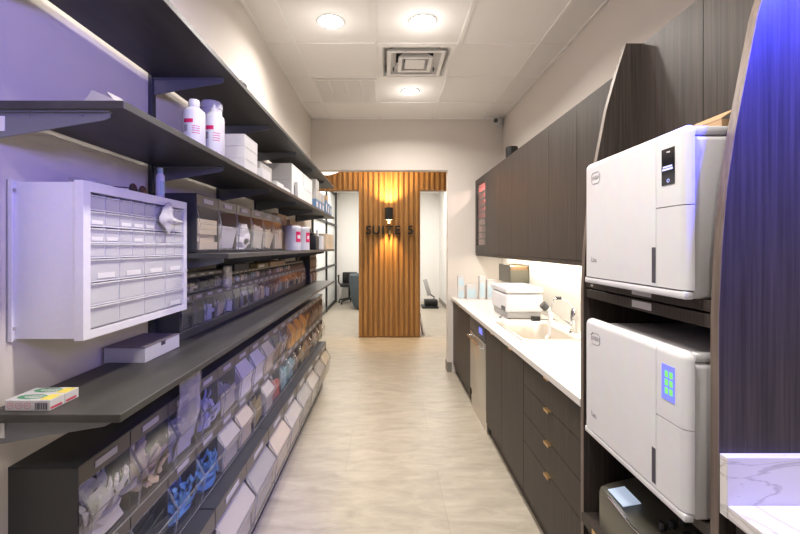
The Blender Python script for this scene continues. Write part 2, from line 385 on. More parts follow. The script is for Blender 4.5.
# sconce
t = thing('wall_sconce', 'black cylinder sconce shining up and down on the oak slat wall', 'wall lamp', (.015, 6.47, 1.46))
MB().lathe((0, 0, .43), [(.001, .004), (.058, .004), (.06, .0), (.064, 0), (.064, .19), (.06, .19), (.058, .186), (.001, .186)], 32, close=False).build('shade', M['black'], t, True)
MB().box(-.035, .05, .47, .035, .11, .58, .004).build('wall_plate', M['black'], t)
for z in (.4315, .6185): MB().cyl((0, 0, z-.002), (0, 0, z+.002), .05).build('lens', M['warm_lens'], t)
MB().cyl((0, 0, .375), (0, 0, .432), .018, .012, 12).build('bulb', M['warm_lens'], t, True)
spot('sconce_up', (0.015, 6.45, 2.10), (.015, 6.50, 2.9), 120, (1, .62, .22), math.radians(130), .9, .03)
spot('sconce_down', (0.015, 6.46, 1.82), (.015, 6.535, .9), 75, (1, .62, .22), math.radians(80), .9, .03)
# sign
t = thing('wall_sign', 'dark raised SUITE 5 lettering on the oak slats below the sconce', 'sign', (.025, 6.575, 1.725))
xs = [-.335, -.215, -.105, .0, .125, .335]
for ch, x in zip('SUITE5', xs):
    me = text_mesh(ch, .19, .012, 'letter', .004); me.materials.append(M['black'])
    o = put('letter', me, t, (x, -.013, 0)); o.rotation_euler = (PI/2, 0, 0)

# ================================================================== FAR ROOM THINGS
t = thing('tub_chair', 'grey upholstered tub chair partly behind the oak slat column', 'chair', (-.52, 9.75, 0))
m_ = MB(); n = 20
prof = []
for a0 in range(n+1):
    pass
m_.lathe((0, 0, 0), [(.30, .05), (.36, .25), (.40, .62), (.40, .80), (.37, .82), (.34, .80), (.33, .45), (.30, .43)], 28, PI*.05, PI*1.6, close=False)
m_.build('shell', M['chair'], t, True)
MB().lathe((0, 0, 0), [(.29, .05), (.31, .40), (.27, .46), (.001, .47)], 28).build('seat', M['chair'], t, True)
for k in range(4): a = PI/4+PI/2*k; MB().cyl((.24*math.cos(a), .24*math.sin(a), 0), (.24*math.cos(a), .24*math.sin(a), .055), .02).build('leg', M['black'], t, True)
t = thing('office_chair', 'black swivel chair on castors behind the grey tub chair', 'chair', (-1.0, 10.62, 0))
MB().box(-.22, -.22, .44, .22, .22, .52, .03).build('seat', M['black'], t, True)
MB().box(-.2, .16, .5, .2, .22, .80, .03).build('backrest', M['black'], t, True)
MB().cyl((0, 0, .1), (0, 0, .44), .03).build('gas_column', M['black'], t, True)
m_ = MB()
for k in range(5):
    a = 2*PI*k/5+.3; m_.tube([(0, 0, .13), (.28*math.cos(a), .28*math.sin(a), .085)], [.03, .02])
m_.build('star_base', M['black'], t, True)
for k in range(5):
    a = 2*PI*k/5+.3; MB().cyl((.29*math.cos(a)-.015, .29*math.sin(a), .035), (.29*math.cos(a)+.015, .29*math.sin(a), .035), .034).build('caster', M['black'], t, True)
for s in (-1, 1):
    MB().tube([(s*.22, 0, .47), (s*.28, 0, .55), (s*.28, 0, .70), (s*.28, -.13, .72), (s*.28, .12, .72)], .02).build('armrest', M['black'], t, True)
t = thing('floor_scale', 'black floor scale with tilted grey display post beyond the slat column', 'scale', (1.03, 9.95, 0))
MB().box(-.22, -.25, .0, .17, .25, .04, .01).build('platform', M['black'], t, True)
MB().box(-.14, -.1, .04, .17, .22, .18, .02).build('column_base', M['black'], t, True)
MB().tube([(.07, .05, .16), (.1, .05, .24), (.0, .05, .30)], .015).build('post', M['black'], t, True)
MB().box(-.05, .0, .27, .05, .025, .68, .008, mtx=Matrix.Translation((0, .05, 0)) @ Matrix.Rotation(-.28, 4, 'Y')@Matrix.Translation((.06, 0, 0))).build('display_panel', M['grey'], t, True)
t = thing('leaning_frame', 'pale flat frame leaning against the rear of the slat column', 'frame', (.60, 6.92, 0))
m_ = MB(); R = Matrix.Rotation(-.22, 4, 'Y')
m_.box(-.01, -.14, 0, .012, .14, .38, .003, mtx=R); m_.build('board', M['ltgrey'], t)
m_ = MB(); m_.box(-.03, -.12, 0, -.014, .12, .36, .003, mtx=Matrix.Rotation(-.12, 4, 'Y')); o_ = m_.build('backing_panel', M['c_brown'], t)

# ================================================================== LEFT WALL: uprights and shelves
SX0, SX1 = -.88, -.58           # shelf back and front
UY = [.918, 1.55, 2.16, 2.77, 3.38, 3.99]
proto = None
for k, y in enumerate(UY):
    lb = 'dark slotted wall upright holding the shelf brackets, %s from the near end' % ORD[k]
    if proto is None:
        m_ = MB(); m_.box(-.9, -.0135, 1.0, -.884, .0135, 2.16, .002)
        for i in range(34): m_.box(-.8841, -.006, 1.02+i*.033, -.8835, -.003, 1.036+i*.033); m_.box(-.8841, .003, 1.02+i*.033, -.8835, .006, 1.036+i*.033)
        proto = m_.build('shelf_upright', M['steel_dk']); o = proto
    else: o = proto.copy(); COL.objects.link(o)
    o.location = (0, y, 0); tag(o, lb, 'upright', 'shelf uprights')
def bracket_mesh(L):
    m_ = MB()
    pts = [(-.884, 0, 0), (-.884+L, 0, 0), (-.884+L, 0, -.014), (-.884+L-.012, 0, -.020), (-.884, 0, -.062)]
    m_.prism([(x, -.002, z) for x, _, z in pts], (0, .004, 0))
    m_.box(-.884, -.009, -.004, -.884+L, .009, 0)
    for q in (.08, .2): m_.cyl((-.884+q, -.004, -.010), (-.884+q, .004, -.010), .003, n=8)
    return m_.mesh('bracket', M['bracket'])
BR = bracket_mesh(.262)
def shelf(z0, z1, y0, y1, label, brs, name='wall_shelf'):
    t = thing(name, label, 'shelf', (0, y0, z0), 0, 'charcoal wall shelves')
    MB().box(SX0, 0, 0, SX1, y1-y0, z1-z0, .0012, 1).build('board', M['shelf'], t)
    for y in brs: put('bracket', BR, t, (0, y-y0, 0))
    return t
Z1, Z2, Z3, Z4 = 2.115, 1.782, 1.436, 1.097
shelf(Z1-.018, Z1, .60, 4.45, 'topmost charcoal shelf board on the left wall', UY)
shelf(Z2-.018, Z2, .90, 4.45, 'second charcoal shelf from the top, carrying the white bottles', UY)
shelf(Z3-.018, Z3, 1.49, 4.45, 'third charcoal shelf from the top, carrying the tall clear bins', UY[1:])
t4 = shelf(Z4-.018, Z4, .888, 4.45, 'lowest wide charcoal shelf, worktop above the tilt bins', UY)
for z in (Z2, Z4):
    o = MB().box(-.880, .9135, z-.018-.045, -.855, .9157, z-.018-.012).build('sticker', M['card']);
    sh = [c for c in bpy.data.objects if c.name.startswith('wall_shelf') and abs(c.location.z-(z-.018)) < .001][0]
    o.parent = sh; o.location = (0, -sh.location.y, -sh.location.z); 

# ================================================================== TILT BIN RACKS
def bin_meshes(W, n, D, H, p):
    bw = W/n; t_ = .003; y0, y1 = t_, bw-t_
    prof = [(-.002, .79*H), (p, .50*H), (p*.62, .05*H), (-D+.012, .05*H), (-D+.012, .76*H)]
    m_ = MB(); bm = m_.bm
    A = [bm.verts.new((x, y0, z)) for x, z in prof]; B = [bm.verts.new((x, y1, z)) for x, z in prof]
    for i in range(4): bm.faces.new((A[i], A[i+1], B[i+1], B[i]))
    bm.faces.new(A); bm.faces.new(list(reversed(B)))
    cup = m_.mesh('bin', M['clear'])
    m_ = MB(); r = .0007+.0007*(H/.24)
    for y in (y0, y1):
        for i in (0, 1): m_.tube([(prof[i][0], y, prof[i][1]), (prof[i+1][0], y, prof[i+1][1])], r, 5)
    for i in (0, 1, 2): m_.tube([(prof[i][0], y0, prof[i][1]), (prof[i][0], y1, prof[i][1])], r, 5)
    rim = m_.mesh('bin_rim', M['edge'])
    m_ = MB(); m_.box(.0005, bw*.28, .86*H, .002, bw*.70, .935*H); card = m_.mesh('label_card', M['card_dull'])
    m_ = MB(); m_.box(-.003, y0, .80*H, -.0005, y1, .985*H); plate = m_.mesh('label_holder', M['rackface'])
    return cup, rim, card, plate
M['card_dull'] = mat('dull_card', srgb(186, 182, 180), .8)
M['rackface'] = mat('label_holder_plastic', srgb(92, 86, 78), .35)
def rack_proto(W, n, D, H, p):
    m_ = MB(); q = .004
    m_.box(-D, 0, 0, 0, W, q*1.6); m_.box(-D, 0, H-q, 0, W, H); m_.box(-D, 0, 0, 0, q, H); m_.box(-D, W-q, 0, 0, W, H)
    for i in range(1, n): m_.box(-D, i*W/n-.002, 0, -.002, i*W/n+.002, H)
    body = m_.mesh('body', M['rack'])
    m_ = MB(); m_.box(-D+.001, q, q*1.6, -D+.005, W-q, H-q); lining = m_.mesh('back_panel', M['rack_in'])
    return body, lining, bin_meshes(W, n, D, H, p)
CACHE = {}
def rack(spec, loc, label, group, name='tilt_bin_rack', nocard=()):
    if spec not in CACHE: CACHE[spec] = rack_proto(*spec)
    body, lining, (cup, rim, card, plate) = CACHE[spec]
    W, n = spec[0], spec[1]
    t = thing(name, label, 'bin rack', loc, 0, group)
    put('body', body, t); put('back_panel', lining, t)
    for i in range(n):
        c = put('bin', cup, t, (0, i*W/n, 0))
        put('bin_rim', rim, c); put('label_holder', plate, c)
        if i not in nocard: put('label_card', card, c)
    return t
# --- contents
def content_mesh(style, bw, D, H, p, seed, m, name):
    r = random.Random(seed); m_ = MB(); x0, x1 = -D+.02, p*.45; y0, y1 = .008, bw-.008; z0 = max(.06*H, .0078)
    top = H*r.uniform(.48, .66)
    def inside(q):
        for v in m_.bm.verts:
            v.co.x = min(max(v.co.x, -D+.014), p*.6); v.co.y = min(max(v.co.y, .0045), bw-.0045); v.co.z = min(max(v.co.z, z0), .64*H)
            # stay behind the sloped upper facet
            if v.co.z > .5*H: v.co.x = min(v.co.x, p*(.79*H-v.co.z)/(.29*H)-.004)
    if style == 'blades':
        c = Vector((-.03, bw/2, z0+.02))
        m_.blob((-.05, bw/2, z0+.14*H), (D*.4, bw*.42, .16*H), seed, .25)
        for k in range(60):
            a = r.uniform(-1.1, 1.1); tl = r.uniform(.35, 1); L_ = r.uniform(.3, .6)*(.56*H)
            d = Vector((r.uniform(-.15, .45), math.sin(a), math.cos(a)*tl+.2)).normalized(); s = d.cross(Vector((1, 0, 0))).normalized()
            base = c+Vector((r.uniform(-.06, .04), r.uniform(-.36, .36)*bw, r.uniform(0, .32*H))); wd = r.uniform(.008, .013)
            pts = [(0, .35), (.3, .8), (.6, 1.0), (.85, .75), (1, .1)]
            l = [m_.bm.verts.new(base+d*L_*u_+s*wd*v_+Vector((.012*math.sin(u_*3), 0, 0))) for u_, v_ in pts]
            l2 = [m_.bm.verts.new(base+d*L_*u_-s*wd*v_+Vector((.012*math.sin(u_*3), 0, 0))) for u_, v_ in pts]
            for i in range(4): m_.bm.faces.new((l[i], l[i+1], l2[i+1], l2[i]))
    elif style == 'fingers':
        for k in range(26):
            b0 = Vector((r.uniform(x0+.05, x1), r.uniform(y0+.03, y1-.03), r.uniform(z0+.02, top*.55)))
            d = Vector((r.uniform(-.2, .4), r.uniform(-.7, .9), r.uniform(.1, 1))).normalized(); L_ = r.uniform(.05, .09)*H/.22
            m_.tube([b0, b0+d*L_*.4, b0+d*L_*.8+Vector((0, .008, .004)), b0+d*L_+Vector((0, .014, .002))], [.010*H/.22, .0095*H/.22, .008*H/.22, .004*H/.22], 7)
        m_.blob((-.05, bw/2, z0+top*.3), (.05, bw*.4, top*.3), seed, .3)
    elif style == 'pillows':
        for k in range(7):
            zc = z0+(k+.6)/7*(top-z0)
            m_.blob((r.uniform(x0+.06, x1), bw*(.5+r.uniform(-.16, .16)), zc), (D*.34, bw*r.uniform(.3, .42), .16*H), seed+k, .22, 2, Matrix.Rotation(r.uniform(-.6, .6), 4, 'X'))
    elif style == 'packets':
        for k in range(13):
            mt = Matrix.Translation((x0+(x1-x0)*(k+.7)/13.5, bw*(.5+r.uniform(-.07, .07)), z0+top*.42)) @ Matrix.Rotation(r.uniform(-.28, .28), 4, 'X') @ Matrix.Rotation(r.uniform(-.1, .35), 4, 'Y')
            m_.box(-.0012, -bw*.4, -top*.40, .0012, bw*.4, top*r.uniform(.38, .5), mtx=mt)
            
    elif style == 'sheet':
        pts = [(-.02, .755*H), (p-.007, .50*H), (p*.55, .36*H), (p*.5, .3*H), (-D+.03, .3*H), (-D+.03, .60*H)]
        m_.prism([(x, y0, z) for x, z in pts], (0, y1-y0, 0))
        m_.box(x0, y0+.004, z0, p*.4, y1-.004, .29*H)
        return m_.mesh(name, m)
    elif style == 'boxes':
        k = 0; z = z0
        while z < top-.02*H and k < 5:
            h = H*r.uniform(.1, .17); m_.box(x0+r.uniform(0, .01), y0+r.uniform(0, .08)*bw, z, x1-r.uniform(0, .02), y1-r.uniform(0, .08)*bw, z+h, .001, 1); z += h+.0006; k += 1
        return m_.mesh(name, m)
    elif style == 'sticks':
        for k in range(22):
            y = y0+(y1-y0)*((k % 8)+.5)/8; x = x1-.004-.018*(k//8)
            m_.cyl((x, y, z0), (x+r.uniform(-.006, .004), y+r.uniform(-.5, .5)*.02, top*r.uniform(.9, 1.15)), .0035*bw/.1, n=6)
    inside(None)
    return m_.mesh(name, m, style in ('fingers', 'pillows'))
CM = {}
NAMES = {'blades': 'plastic_tips', 'fingers': 'glove_bundle', 'pillows': 'pouch_pile', 'packets': 'packet_row', 'sheet': 'pad_stack', 'boxes': 'box_stack', 'sticks': 'applicator_bundle'}
WORD = {'blades': 'plastic tips', 'fingers': 'folded gloves', 'pillows': 'bagged supplies', 'packets': 'flat packets', 'sheet': 'stacked pads', 'boxes': 'small boxes', 'sticks': 'thin applicators'}
CW = {'pale': 'pale beige', 'dark': 'dark grey', 'teal': 'grey-teal', 'lilac': 'pale lilac'}
def fill(spec, rloc, i, style, colr, where, group, var=0):
    W, n, D, H, p = spec; bw = W/n
    key = (spec, style, colr, var)
    nm = NAMES[style]
    if key not in CM: CM[key] = content_mesh(style, bw, D, H, p, hash((style, colr)) % 997 if False else len(CM)*13+5, M['c_'+colr], nm)
    o = put(nm, CM[key], None, (rloc[0], rloc[1]+i*bw, rloc[2]))
    tag(o, '%s %s in %s' % (CW.get(colr, colr), WORD[style], where), 'supplies', group); o['kind'] = 'stuff' if False else 'thing'
    return o
# rows under the worktop: 18 bins each
S303 = (.60, 3, .165, .235, .034); PX = -.735; YR = .971
row1 = [('blades', 'white'), ('fingers', 'tan'), ('packets', 'lilac'), ('blades', 'lilac'), ('packets', 'pale'), ('sheet', 'white'), ('sheet', 'white'), ('sheet', 'cream'), ('packets', 'brown'), ('packets', 'cream'),
        ('sheet', 'orange'), ('sheet', 'orange'), ('sheet', 'orange'), ('packets', 'orange'), ('packets', 'brown'), ('packets', 'cream'), ('packets', 'brown'), ('packets', 'pale')]
row2 = [('boxes', 'white'), ('packets', 'dark'), ('blades', 'blue'), ('blades', 'blue'), ('sheet', 'pale'), ('sheet', 'cream'), ('packets', 'olive'), ('sheet', 'pale'), ('packets', 'red'), ('packets', 'teal'),
        ('packets', 'teal'), ('packets', 'brown'), ('packets', 'olive'), ('boxes', 'brown'), ('packets', 'brown'), ('packets', 'pale'), ('packets', 'brown'), ('packets', 'cream')]
for rname, rows, z in (('upper', row1, .703), ('lower', row2, .466)):
    for k in range(6):
        loc = (PX, YR+.601*k, z)
        rack(S303, loc, 'three-bin dark tilt rack under the worktop, %s row, %s from near end' % (rname, ORD[k]), 'three-bin racks under the worktop', nocard=(1,) if (rname == 'lower' and k == 0) else ())
        for i in range(3):
            st, c = rows[3*k+i]
            fill(S303, loc, i, st, c, '%s bin from the near end, %s row below worktop' % (ORD[3*k+i], rname), 'supplies in the bins under the worktop', (3*k+i) % 3)
# deep bottom row: two bins per rack
S302 = (.69, 2, .24, .32, .05); BX = -.655-.0
for k in range(5):
    loc = (BX, .866+.692*k, .145)
    rack(S302, loc, 'deep two-bin dark rack on the floor plinth, %s from the near end' % ORD[k], 'two-bin racks in the bottom row')
    for i in range(2):
        fill(S302, loc, i, 'sheet', ['pale', 'grey', 'pale', 'grey', 'cream'][(2*k+i) % 5], '%s large bin from near end, bottom row' % ORD[2*k+i], 'supplies in the large bottom bins', (2*k+i) % 3)
pl = MB(); pl.box(-.9, .866, 0, -.69, 4.33, .144); tag(pl.build('plinth', M['kick']), 'low dark plinth on the floor under the bottom row of bins', 'plinth')
wb = MB(); wb.box(-.9, .875, .15, -.897, 4.4, 1.05)
# tall bins on the third shelf
S3R = (.60, 3, .175, .222, .012); loc0 = -.705
tall = [('boxes', 'cream'), ('packets', 'white'), ('pillows', 'white'), ('packets', 'pale'), ('packets', 'cream'), ('sticks', 'cream')]
for k in range(2):
    loc = (loc0, 1.51+.603*k, Z3+.001)
    rack(S3R, loc, 'three tall clear bins in a dark rack, third shelf, %s' % ['nearer one beside the drawer cabinet', 'farther one beside the white canisters'][k], 'tall bin racks on the third shelf')
    for i in range(3):
        st, c = tall[3*k+i]; fill(S3R, loc, i, st, c, '%s tall bin from near end, third shelf' % ORD[3*k+i], 'supplies in the tall bins')
# row B on the worktop
SB = (.645, 6, .10, .142, .012); cyc = [('boxes', 'dark'), ('packets', 'dark'), ('boxes', 'lilac'), ('packets', 'cream'), ('packets', 'lilac'), ('packets', 'dark'), ('packets', 'pale'), ('pillows', 'pale'), ('packets', 'teal'), ('packets', 'brown'), ('boxes', 'cream'), ('packets', 'tan')]
zB = Z4+.028
n_ = 0
bs = []
for k in range(4):
    sp = SB if k < 3 else (.43, 4, .10, .142, .012)
    loc = (-.80, 1.572+.647*k, zB)
    rack(sp, loc, 'dark rack of small clear bins on the worktop, %s from near end' % ORD[k], 'small bin racks on the worktop')
    for i in range(sp[1]):
        st, c = cyc[(n_*5+n_//4) % 12] if n_ > 5 else cyc[n_]
        fill(sp, loc, i, st, c, '%s bin from near end, row on the worktop' % ORD[n_], 'supplies in the worktop bins', 0); n_ += 1
sb = MB(); sb.box(-.885, 1.572, Z4+.0005, -.798, 3.945, zB-.0005); tag(sb.build('rack_stand', M['rack']), 'narrow dark strip stand under the worktop bin racks', 'stand')
# row A above it
SA6 = (.53, 6, .085, .083, .008); SA9 = (.60, 9, .07, .063, .008); zA = zB+.1425; zA2 = zA
n_ = 0; ya = 1.572
for k, sp in enumerate([SA6, SA9, SA9, SA9]):
    loc = (-.812, ya, zA)
    rack(sp, loc, 'dark rack of tiny clear bins above the worktop racks, %s from near end' % ORD[k], 'tiny bin racks above the worktop row')
    for i in range(sp[1]):
        st, c = cyc[(n_*7+3) % 12]
        if n_ < 28: fill(sp, loc, i, 'packets' if st != 'boxes' else 'boxes', c, '%s tiny bin from near end, above worktop row' % ORD[n_], 'supplies in the tiny bins', 0)
        n_ += 1
    ya += sp[0]+.003
# last small racks at the far end
for z, nm in ((Z4+.001, 'lower'), (Z4+.145, 'upper')):
    sp = (.36, 4, .10, .142, .012); loc = (-.775, 4.07, z)
    rack(sp, loc, 'brown-filled four-bin rack at the far end of the worktop, %s of two' % nm, 'far end racks on the worktop')
    for i in range(4): fill(sp, loc, i, ['sheet', 'packets'][i % 2] if nm == 'lower' else 'packets', ['white', 'brown'][i % 2] if nm == 'lower' else 'brown', '%s bin of the %s far-end worktop rack' % (ORD[i], nm), 'supplies in the far end racks')

# ================================================================== LEFT: loose things
# drawer cabinet
CY, CZ0, CW_, CH, CD = .977, 1.236, .503, .384, .163
t = thing('drawer_cabinet', 'white wall-hung cabinet of small clear drawers left of the tall bins', 'cabinet', (XL+.002, CY, CZ0))
m_ = MB(); fx = CD+.009; q = .003
m_.box(0, -.012, 0, .004, CW_+.012, CH)                       # back plate with flanges
m_.box(.004, .004, .004, fx-.0225, .008, CH-.004); m_.box(.004, CW_-.008, .004, fx-.0225, CW_-.004, CH-.004)
m_.box(.004, .0081, CH-.008, fx-.0225, CW_-.0081, CH-.004); m_.box(.004, .0081, .004, fx-.0225, CW_-.0081, .008)
# front frame
rows = [.357, .317, .277, .2355, .197, .1385, .0795, .0215]
yl, yr = .024, CW_-.022
m_.box(fx-.022, 0, 0, fx, yl, CH); m_.box(fx-.022, yr, 0, fx, CW_, CH)
m_.box(fx-.022, yl, rows[0]+.002, fx, yr, CH, .0); m_.box(fx-.022, yl, 0, fx, yr, rows[-1]-.002, .0)
for z in rows[1:-1]: m_.box(.01, yl, z-.0015, fx-.004, yr, z+.0015)
for k in range(1, 8): y = yl+(yr-yl)*k/8; m_.box(.02, y-.001, rows[4], fx-.006, y+.001, rows[0])
for k in range(1, 4): y = yl+(yr-yl)*k/4; m_.box(.02, y-.001, rows[-1], fx-.006, y+.001, rows[4])
m_.box(.0, -.012, 0, .012, -.009, CH)
m_.build('body', M['white_dr'], t)
s_ = MB()
for z in (.36, .03): s_.cyl((.0125, -.004, z), (.004, -.004, z), .004, n=10)
s_.build('screws', M['grey'], t)
def drawer_mesh(wd, h):
    m_ = MB(); x1 = fx-.005
    m_.box(.03, .002, .002, x1, wd-.002, .004); m_.box(.03, .002, .002, x1, .0035, h*.86); m_.box(.03, wd-.0035, .002, x1, wd-.002, h*.86)
    m_.box(x1-.002, .002, .002, x1, wd-.002, h-.003)
    m_.box(x1-.001, .002, h-.007, x1+.006, wd-.002, h-.003, .001, 1)          # pull lip
    m_.box(.03, .002, .002, .032, wd-.002, h*.8)
    return m_.mesh('drawer', M['frost'])
ws, wl = (yr-yl)/8, (yr-yl)/4; hs, hl = .0385, .0575
dS, dL = drawer_mesh(ws, hs), drawer_mesh(wl, hl)
cS = MB().box(fx-.0045, .008, .004, fx-.0035, ws-.008, .014).mesh('label_card', M['card']); cL = MB().box(fx-.0045, .03, .006, fx-.0035, wl-.02, .020).mesh('label_card', M['card'])
fS = MB().box(.05, .006, .0045, fx-.012, ws-.006, .016, .002, 1).mesh('drawer_filling', M['c_pale']); fL = MB().box(.05, .008, .0045, fx-.014, wl-.01, .026, .004, 1).mesh('drawer_filling', M['c_pale'])
lab = {(1, 0), (1, 2), (1, 3), (1, 4), (2, 0), (2, 1), (2, 3)}
for r_ in range(4):
    for c_ in range(8):
        d = put('drawer', dS, t, (0, yl+c_*ws, rows[r_+1]))
        if (r_, c_) in lab: put('label_card', cS, d)
        if r_ == 3 or (r_+c_) % 3 == 0: put('filling', fS, d)
for r_ in range(3):
    for c_ in range(4):
        d = put('drawer', dL, t, (0, yl+c_*wl, rows[r_+5]))
        if r_ == 0 or (r_ == 2 and c_ == 3): put('label_card', cL, d)
        put('filling', fL, d)
# crumpled white bag caught in a small drawer
m_ = MB(); m_.blob((-.712, 1.325, 1.553), (.014, .035, .038), 4, .3, 3); m_.blob((-.708, 1.36, 1.545), (.009, .05, .010), 9, .3, 2)
tag(m_.build('plastic_bag', M['carton'], None, True), 'crumpled white bag sticking out of the small drawers, upper right', 'bag')
m_ = MB(); m_.blob((-.82, 1.13, 1.634), (.03, .05, .012), 5, .3, 3)
tag(m_.build('crumpled_tissue', M['carton'], None, True), 'crumpled white tissue lying on top of the drawer cabinet', 'tissue')
t = thing('safety_glasses', 'dark round lens glasses standing on top of the drawer cabinet', 'glasses', (-.80, 1.285, CZ0+CH+.0005))
for k, y in enumerate((0, .05)):
    m_ = MB(); m_.cyl((0, y, .019), (.003, y, .019), .019, n=24); m_.build('lens', M['lens_dk'], t)
    m_ = MB(); m_.tube([(.0015, y+.020*math.cos(a*PI/10), .019+.019*math.sin(a*PI/10)) for a in range(21)], .0014, 6); m_.build('rim', M['black'], t, True)
m_ = MB(); m_.tube([(.0015, .019, .022), (.0015, .031, .022)], .0015, 6); m_.build('bridge', M['black'], t)
for y in (-.02, .07): MB().tube([(0, y, .022), (-.05, y, .026), (-.085, y, .012)], .0015, 6).build('temple', M['black'], t)
t = thing('small_bottle', 'slim pale squeeze bottle standing on the drawer cabinet near the tall bins', 'bottle', (-.80, 1.44, CZ0+CH+.0005))
MB().lathe((0, 0, 0), [(.012, 0), (.014, .003), (.014, .088), (.010, .096)], 20).build('body', M['white_dr'], t, True)
MB().cyl((0, 0, .096), (0, 0, .117), .009).build('cap', M['ltblue'], t, True)
MB().lathe((0, 0, .02), [(.0143, 0), (.0143, .05)], 12, -1.2, .6, close=False).build('label', M['ltblue'], t, True)
# white box with grey lid on the worktop
t = thing('lidded_box', 'white carton with a grey lid on the worktop under the drawer cabinet', 'box', (-.889, 1.282, Z4+.0005))
MB().box(0, 0, 0, .13, .21, .045, .001, 1).build('tray', M['carton'], t)
MB().box(-.001, -.001, .0455, .131, .211, .049, .001, 1).build('lid', M['lidgrey'], t)
MB().box(.1302, .09, .033, .1310, .115, .045).build('tab', M['ink'], t)
# flat printed cartons on the near worktop corner
for k in range(2):
    t = thing('slim_carton', 'slim white carton printed green and yellow on the near worktop end, %s of the pair' % ['nearer', 'farther'][k], 'box', (-.848, .907+.043*k, Z4+.0004), 0, 'slim cartons on the worktop')
    MB().box(0, 0, 0, .1, .042, .0235, .0008, 1).build('carton', M['carton'], t)
    MB().lathe((0, 0, 0), [(.0005, .0), (.5, .0)], 24, close=False).build('green_oval', M['green'], t)
    o = t.children[-1]; o.scale = (.066, .030, 1); o.location = (.044, .021, .0239)
    MB().lathe((0, 0, 0), [(.0005, .0), (.5, .0)], 24, close=False).build('white_oval', M['carton'], t)
    o = t.children[-1]; o.scale = (.046, .018, 1); o.location = (.050, .020, .0243)
    me = text_mesh('CLEAR', .013, .0001, 'print'); me.materials.append(M['green']); put('print', me, t, (.052, .020, .0246))
    MB().box(.074, .003, .0237, .0985, .036, .0240).build('yellow_stripe', M['yellow'], t)
    MB().box(.1002, .002, .003, .1004, .034, .008).build('red_print', M['redprint'], t)
    if k == 0:
        m_ = MB(); x = .067
        rr = random.Random(3)
        while x < .094:
            w_ = rr.choice((.0007, .0014, .0021)); m_.box(x, -.0004, .003, x+w_, -.0002, .018); x += w_+rr.choice((.0008, .0014))
        m_.build('barcode', M['ink'], t)
        for j in range(3):
            m_ = MB(); cx = .012+.019*j; m_.tube([(cx+.007*math.cos(a*PI/12), -.0003, .0115+.0065*math.sin(a*PI/12)) for a in range(25)], .0004, 5)
            m_.tube([(cx-.003, -.0003, .010), (cx, -.0003, .0135), (cx+.003, -.0003, .010)], .0005, 5); m_.build('symbol', M['redprint'], t)
# second shelf things
m_ = MB(); m_.poly([(-.72, .955, Z2+.001), (-.63, .935, Z2+.001), (-.615, .95, Z2+.012), (-.70, .97, Z2+.050)]); m_.prism([(-.70, .98, Z2+.001), (-.62, .955, Z2+.001), (-.665, .968, Z2+.046)], (.004, .05, 0))
tag(m_.build('cardboard_flap', M['carton_gy']), 'folded grey-beige card standing on the near end of the second shelf', 'card')
def bottle(loc, r, h, label, pump=False, capc='white'):
    t = thing('spray_bottle' if pump else 'white_bottle', label, 'bottle', loc, 0, 'white bottles on the second shelf')
    MB().lathe((0, 0, 0), [(r*.9, 0), (r, .005), (r, h*.70), (r*.97, h*.76), (r*.55, h*.84), (r*.45, h*.86)], 32).build('body', M['white'], t, True)
    MB().lathe((0, 0, h*.86), [(r*.5, 0), (r*.5, h*.11), (r*.42, h*.14)] if not pump else [(r*.42, 0), (r*.42, h*.07), (r*.16, h*.08), (r*.16, h*.14)], 24).build('cap', M['white'], t, True)
    a = -PI/2
    MB().lathe((0, 0, h*.50), [(r+.0006, 0), (r+.0006, h*.075)], 10, a-.55, a+.35, close=False).build('magenta_block', M['magenta'], t, True)
    MB().lathe((0, 0, h*.33), [(r+.0006, 0), (r+.0006, h*.13)], 6, a-.55, a-.15, close=False).build('small_print', M['inkgrey'], t, True)
    for q in range(4): MB().lathe((0, 0, h*(.30+.045*q)), [(r+.0006, 0), (r+.0006, h*.012)], 8, a+.25, a+.95, close=False).build('print_line', M['redprint'], t, True)
    if pump: MB().lathe((0, 0, h*.05), [(r+.0006, 0), (r+.0006, h*.05)], 12, a-.55, a+.7, close=False).build('magenta_band', M['magenta'], t, True)
    return t
bottle((-.648, 1.37, Z2+.0005), .035, .168, 'white round-shouldered bottle with magenta label, nearest on the second shelf')
bottle((-.636, 1.50, Z2+.0005), .0355, .196, 'white pump bottle with a magenta band low on its label, second shelf', True)
t = thing('wipes_canister', 'taller white canister directly behind the pump bottle on the second shelf', 'canister', (-.70, 1.625, Z2+.0005))
MB().lathe((0, 0, 0), [(.038, 0), (.040, .004), (.040, .215), (.038, .22)], 32).build('body', M['white'], t, True)
MB().lathe((0, 0, .22), [(.042, 0), (.042, .022), (.036, .030), (.001, .031)], 32).build('lid', M['white'], t, True)
MB().lathe((0, 0, .06), [(.0406, 0), (.0406, .09)], 10, -.9, .1, close=False).build('label', M['c_teal'], t, True)
def carton(loc, sx, sy, sz, m, label, group=None, name='carton_box', rz=0, tape=True, stripe=None):
    t = thing(name, label, 'box', loc, rz, group)
    MB().box(0, 0, 0, sx, sy, sz, .0012, 1).build('carton', M[m], t)
    if tape: MB().box(-.0004, sy*.1, sz*.90, sx+.0004, sy*.9, sz*.905).build('lid_seam', M['inkgrey'], t)
    if stripe: MB().box(sx+.0002, sy*.12, sz*.2, sx+.0008, sy*.6, sz*.75).build('printed_label', M[stripe], t)
    return t
for k in range(3): carton((-.705, 1.73, Z2+.0005+.052*k), .10, .17, .0515, 'carton', 'small white carton beyond the canister on the second shelf, %s of three' % ['lowest', 'middle', 'topmost'][k], 'stacked cartons beyond the canister')
carton((-.76, 2.02, Z2+.0005), .13, .20, .10, 'carton_gy', 'plain grey carton between the small carton stack and flat packs', None)
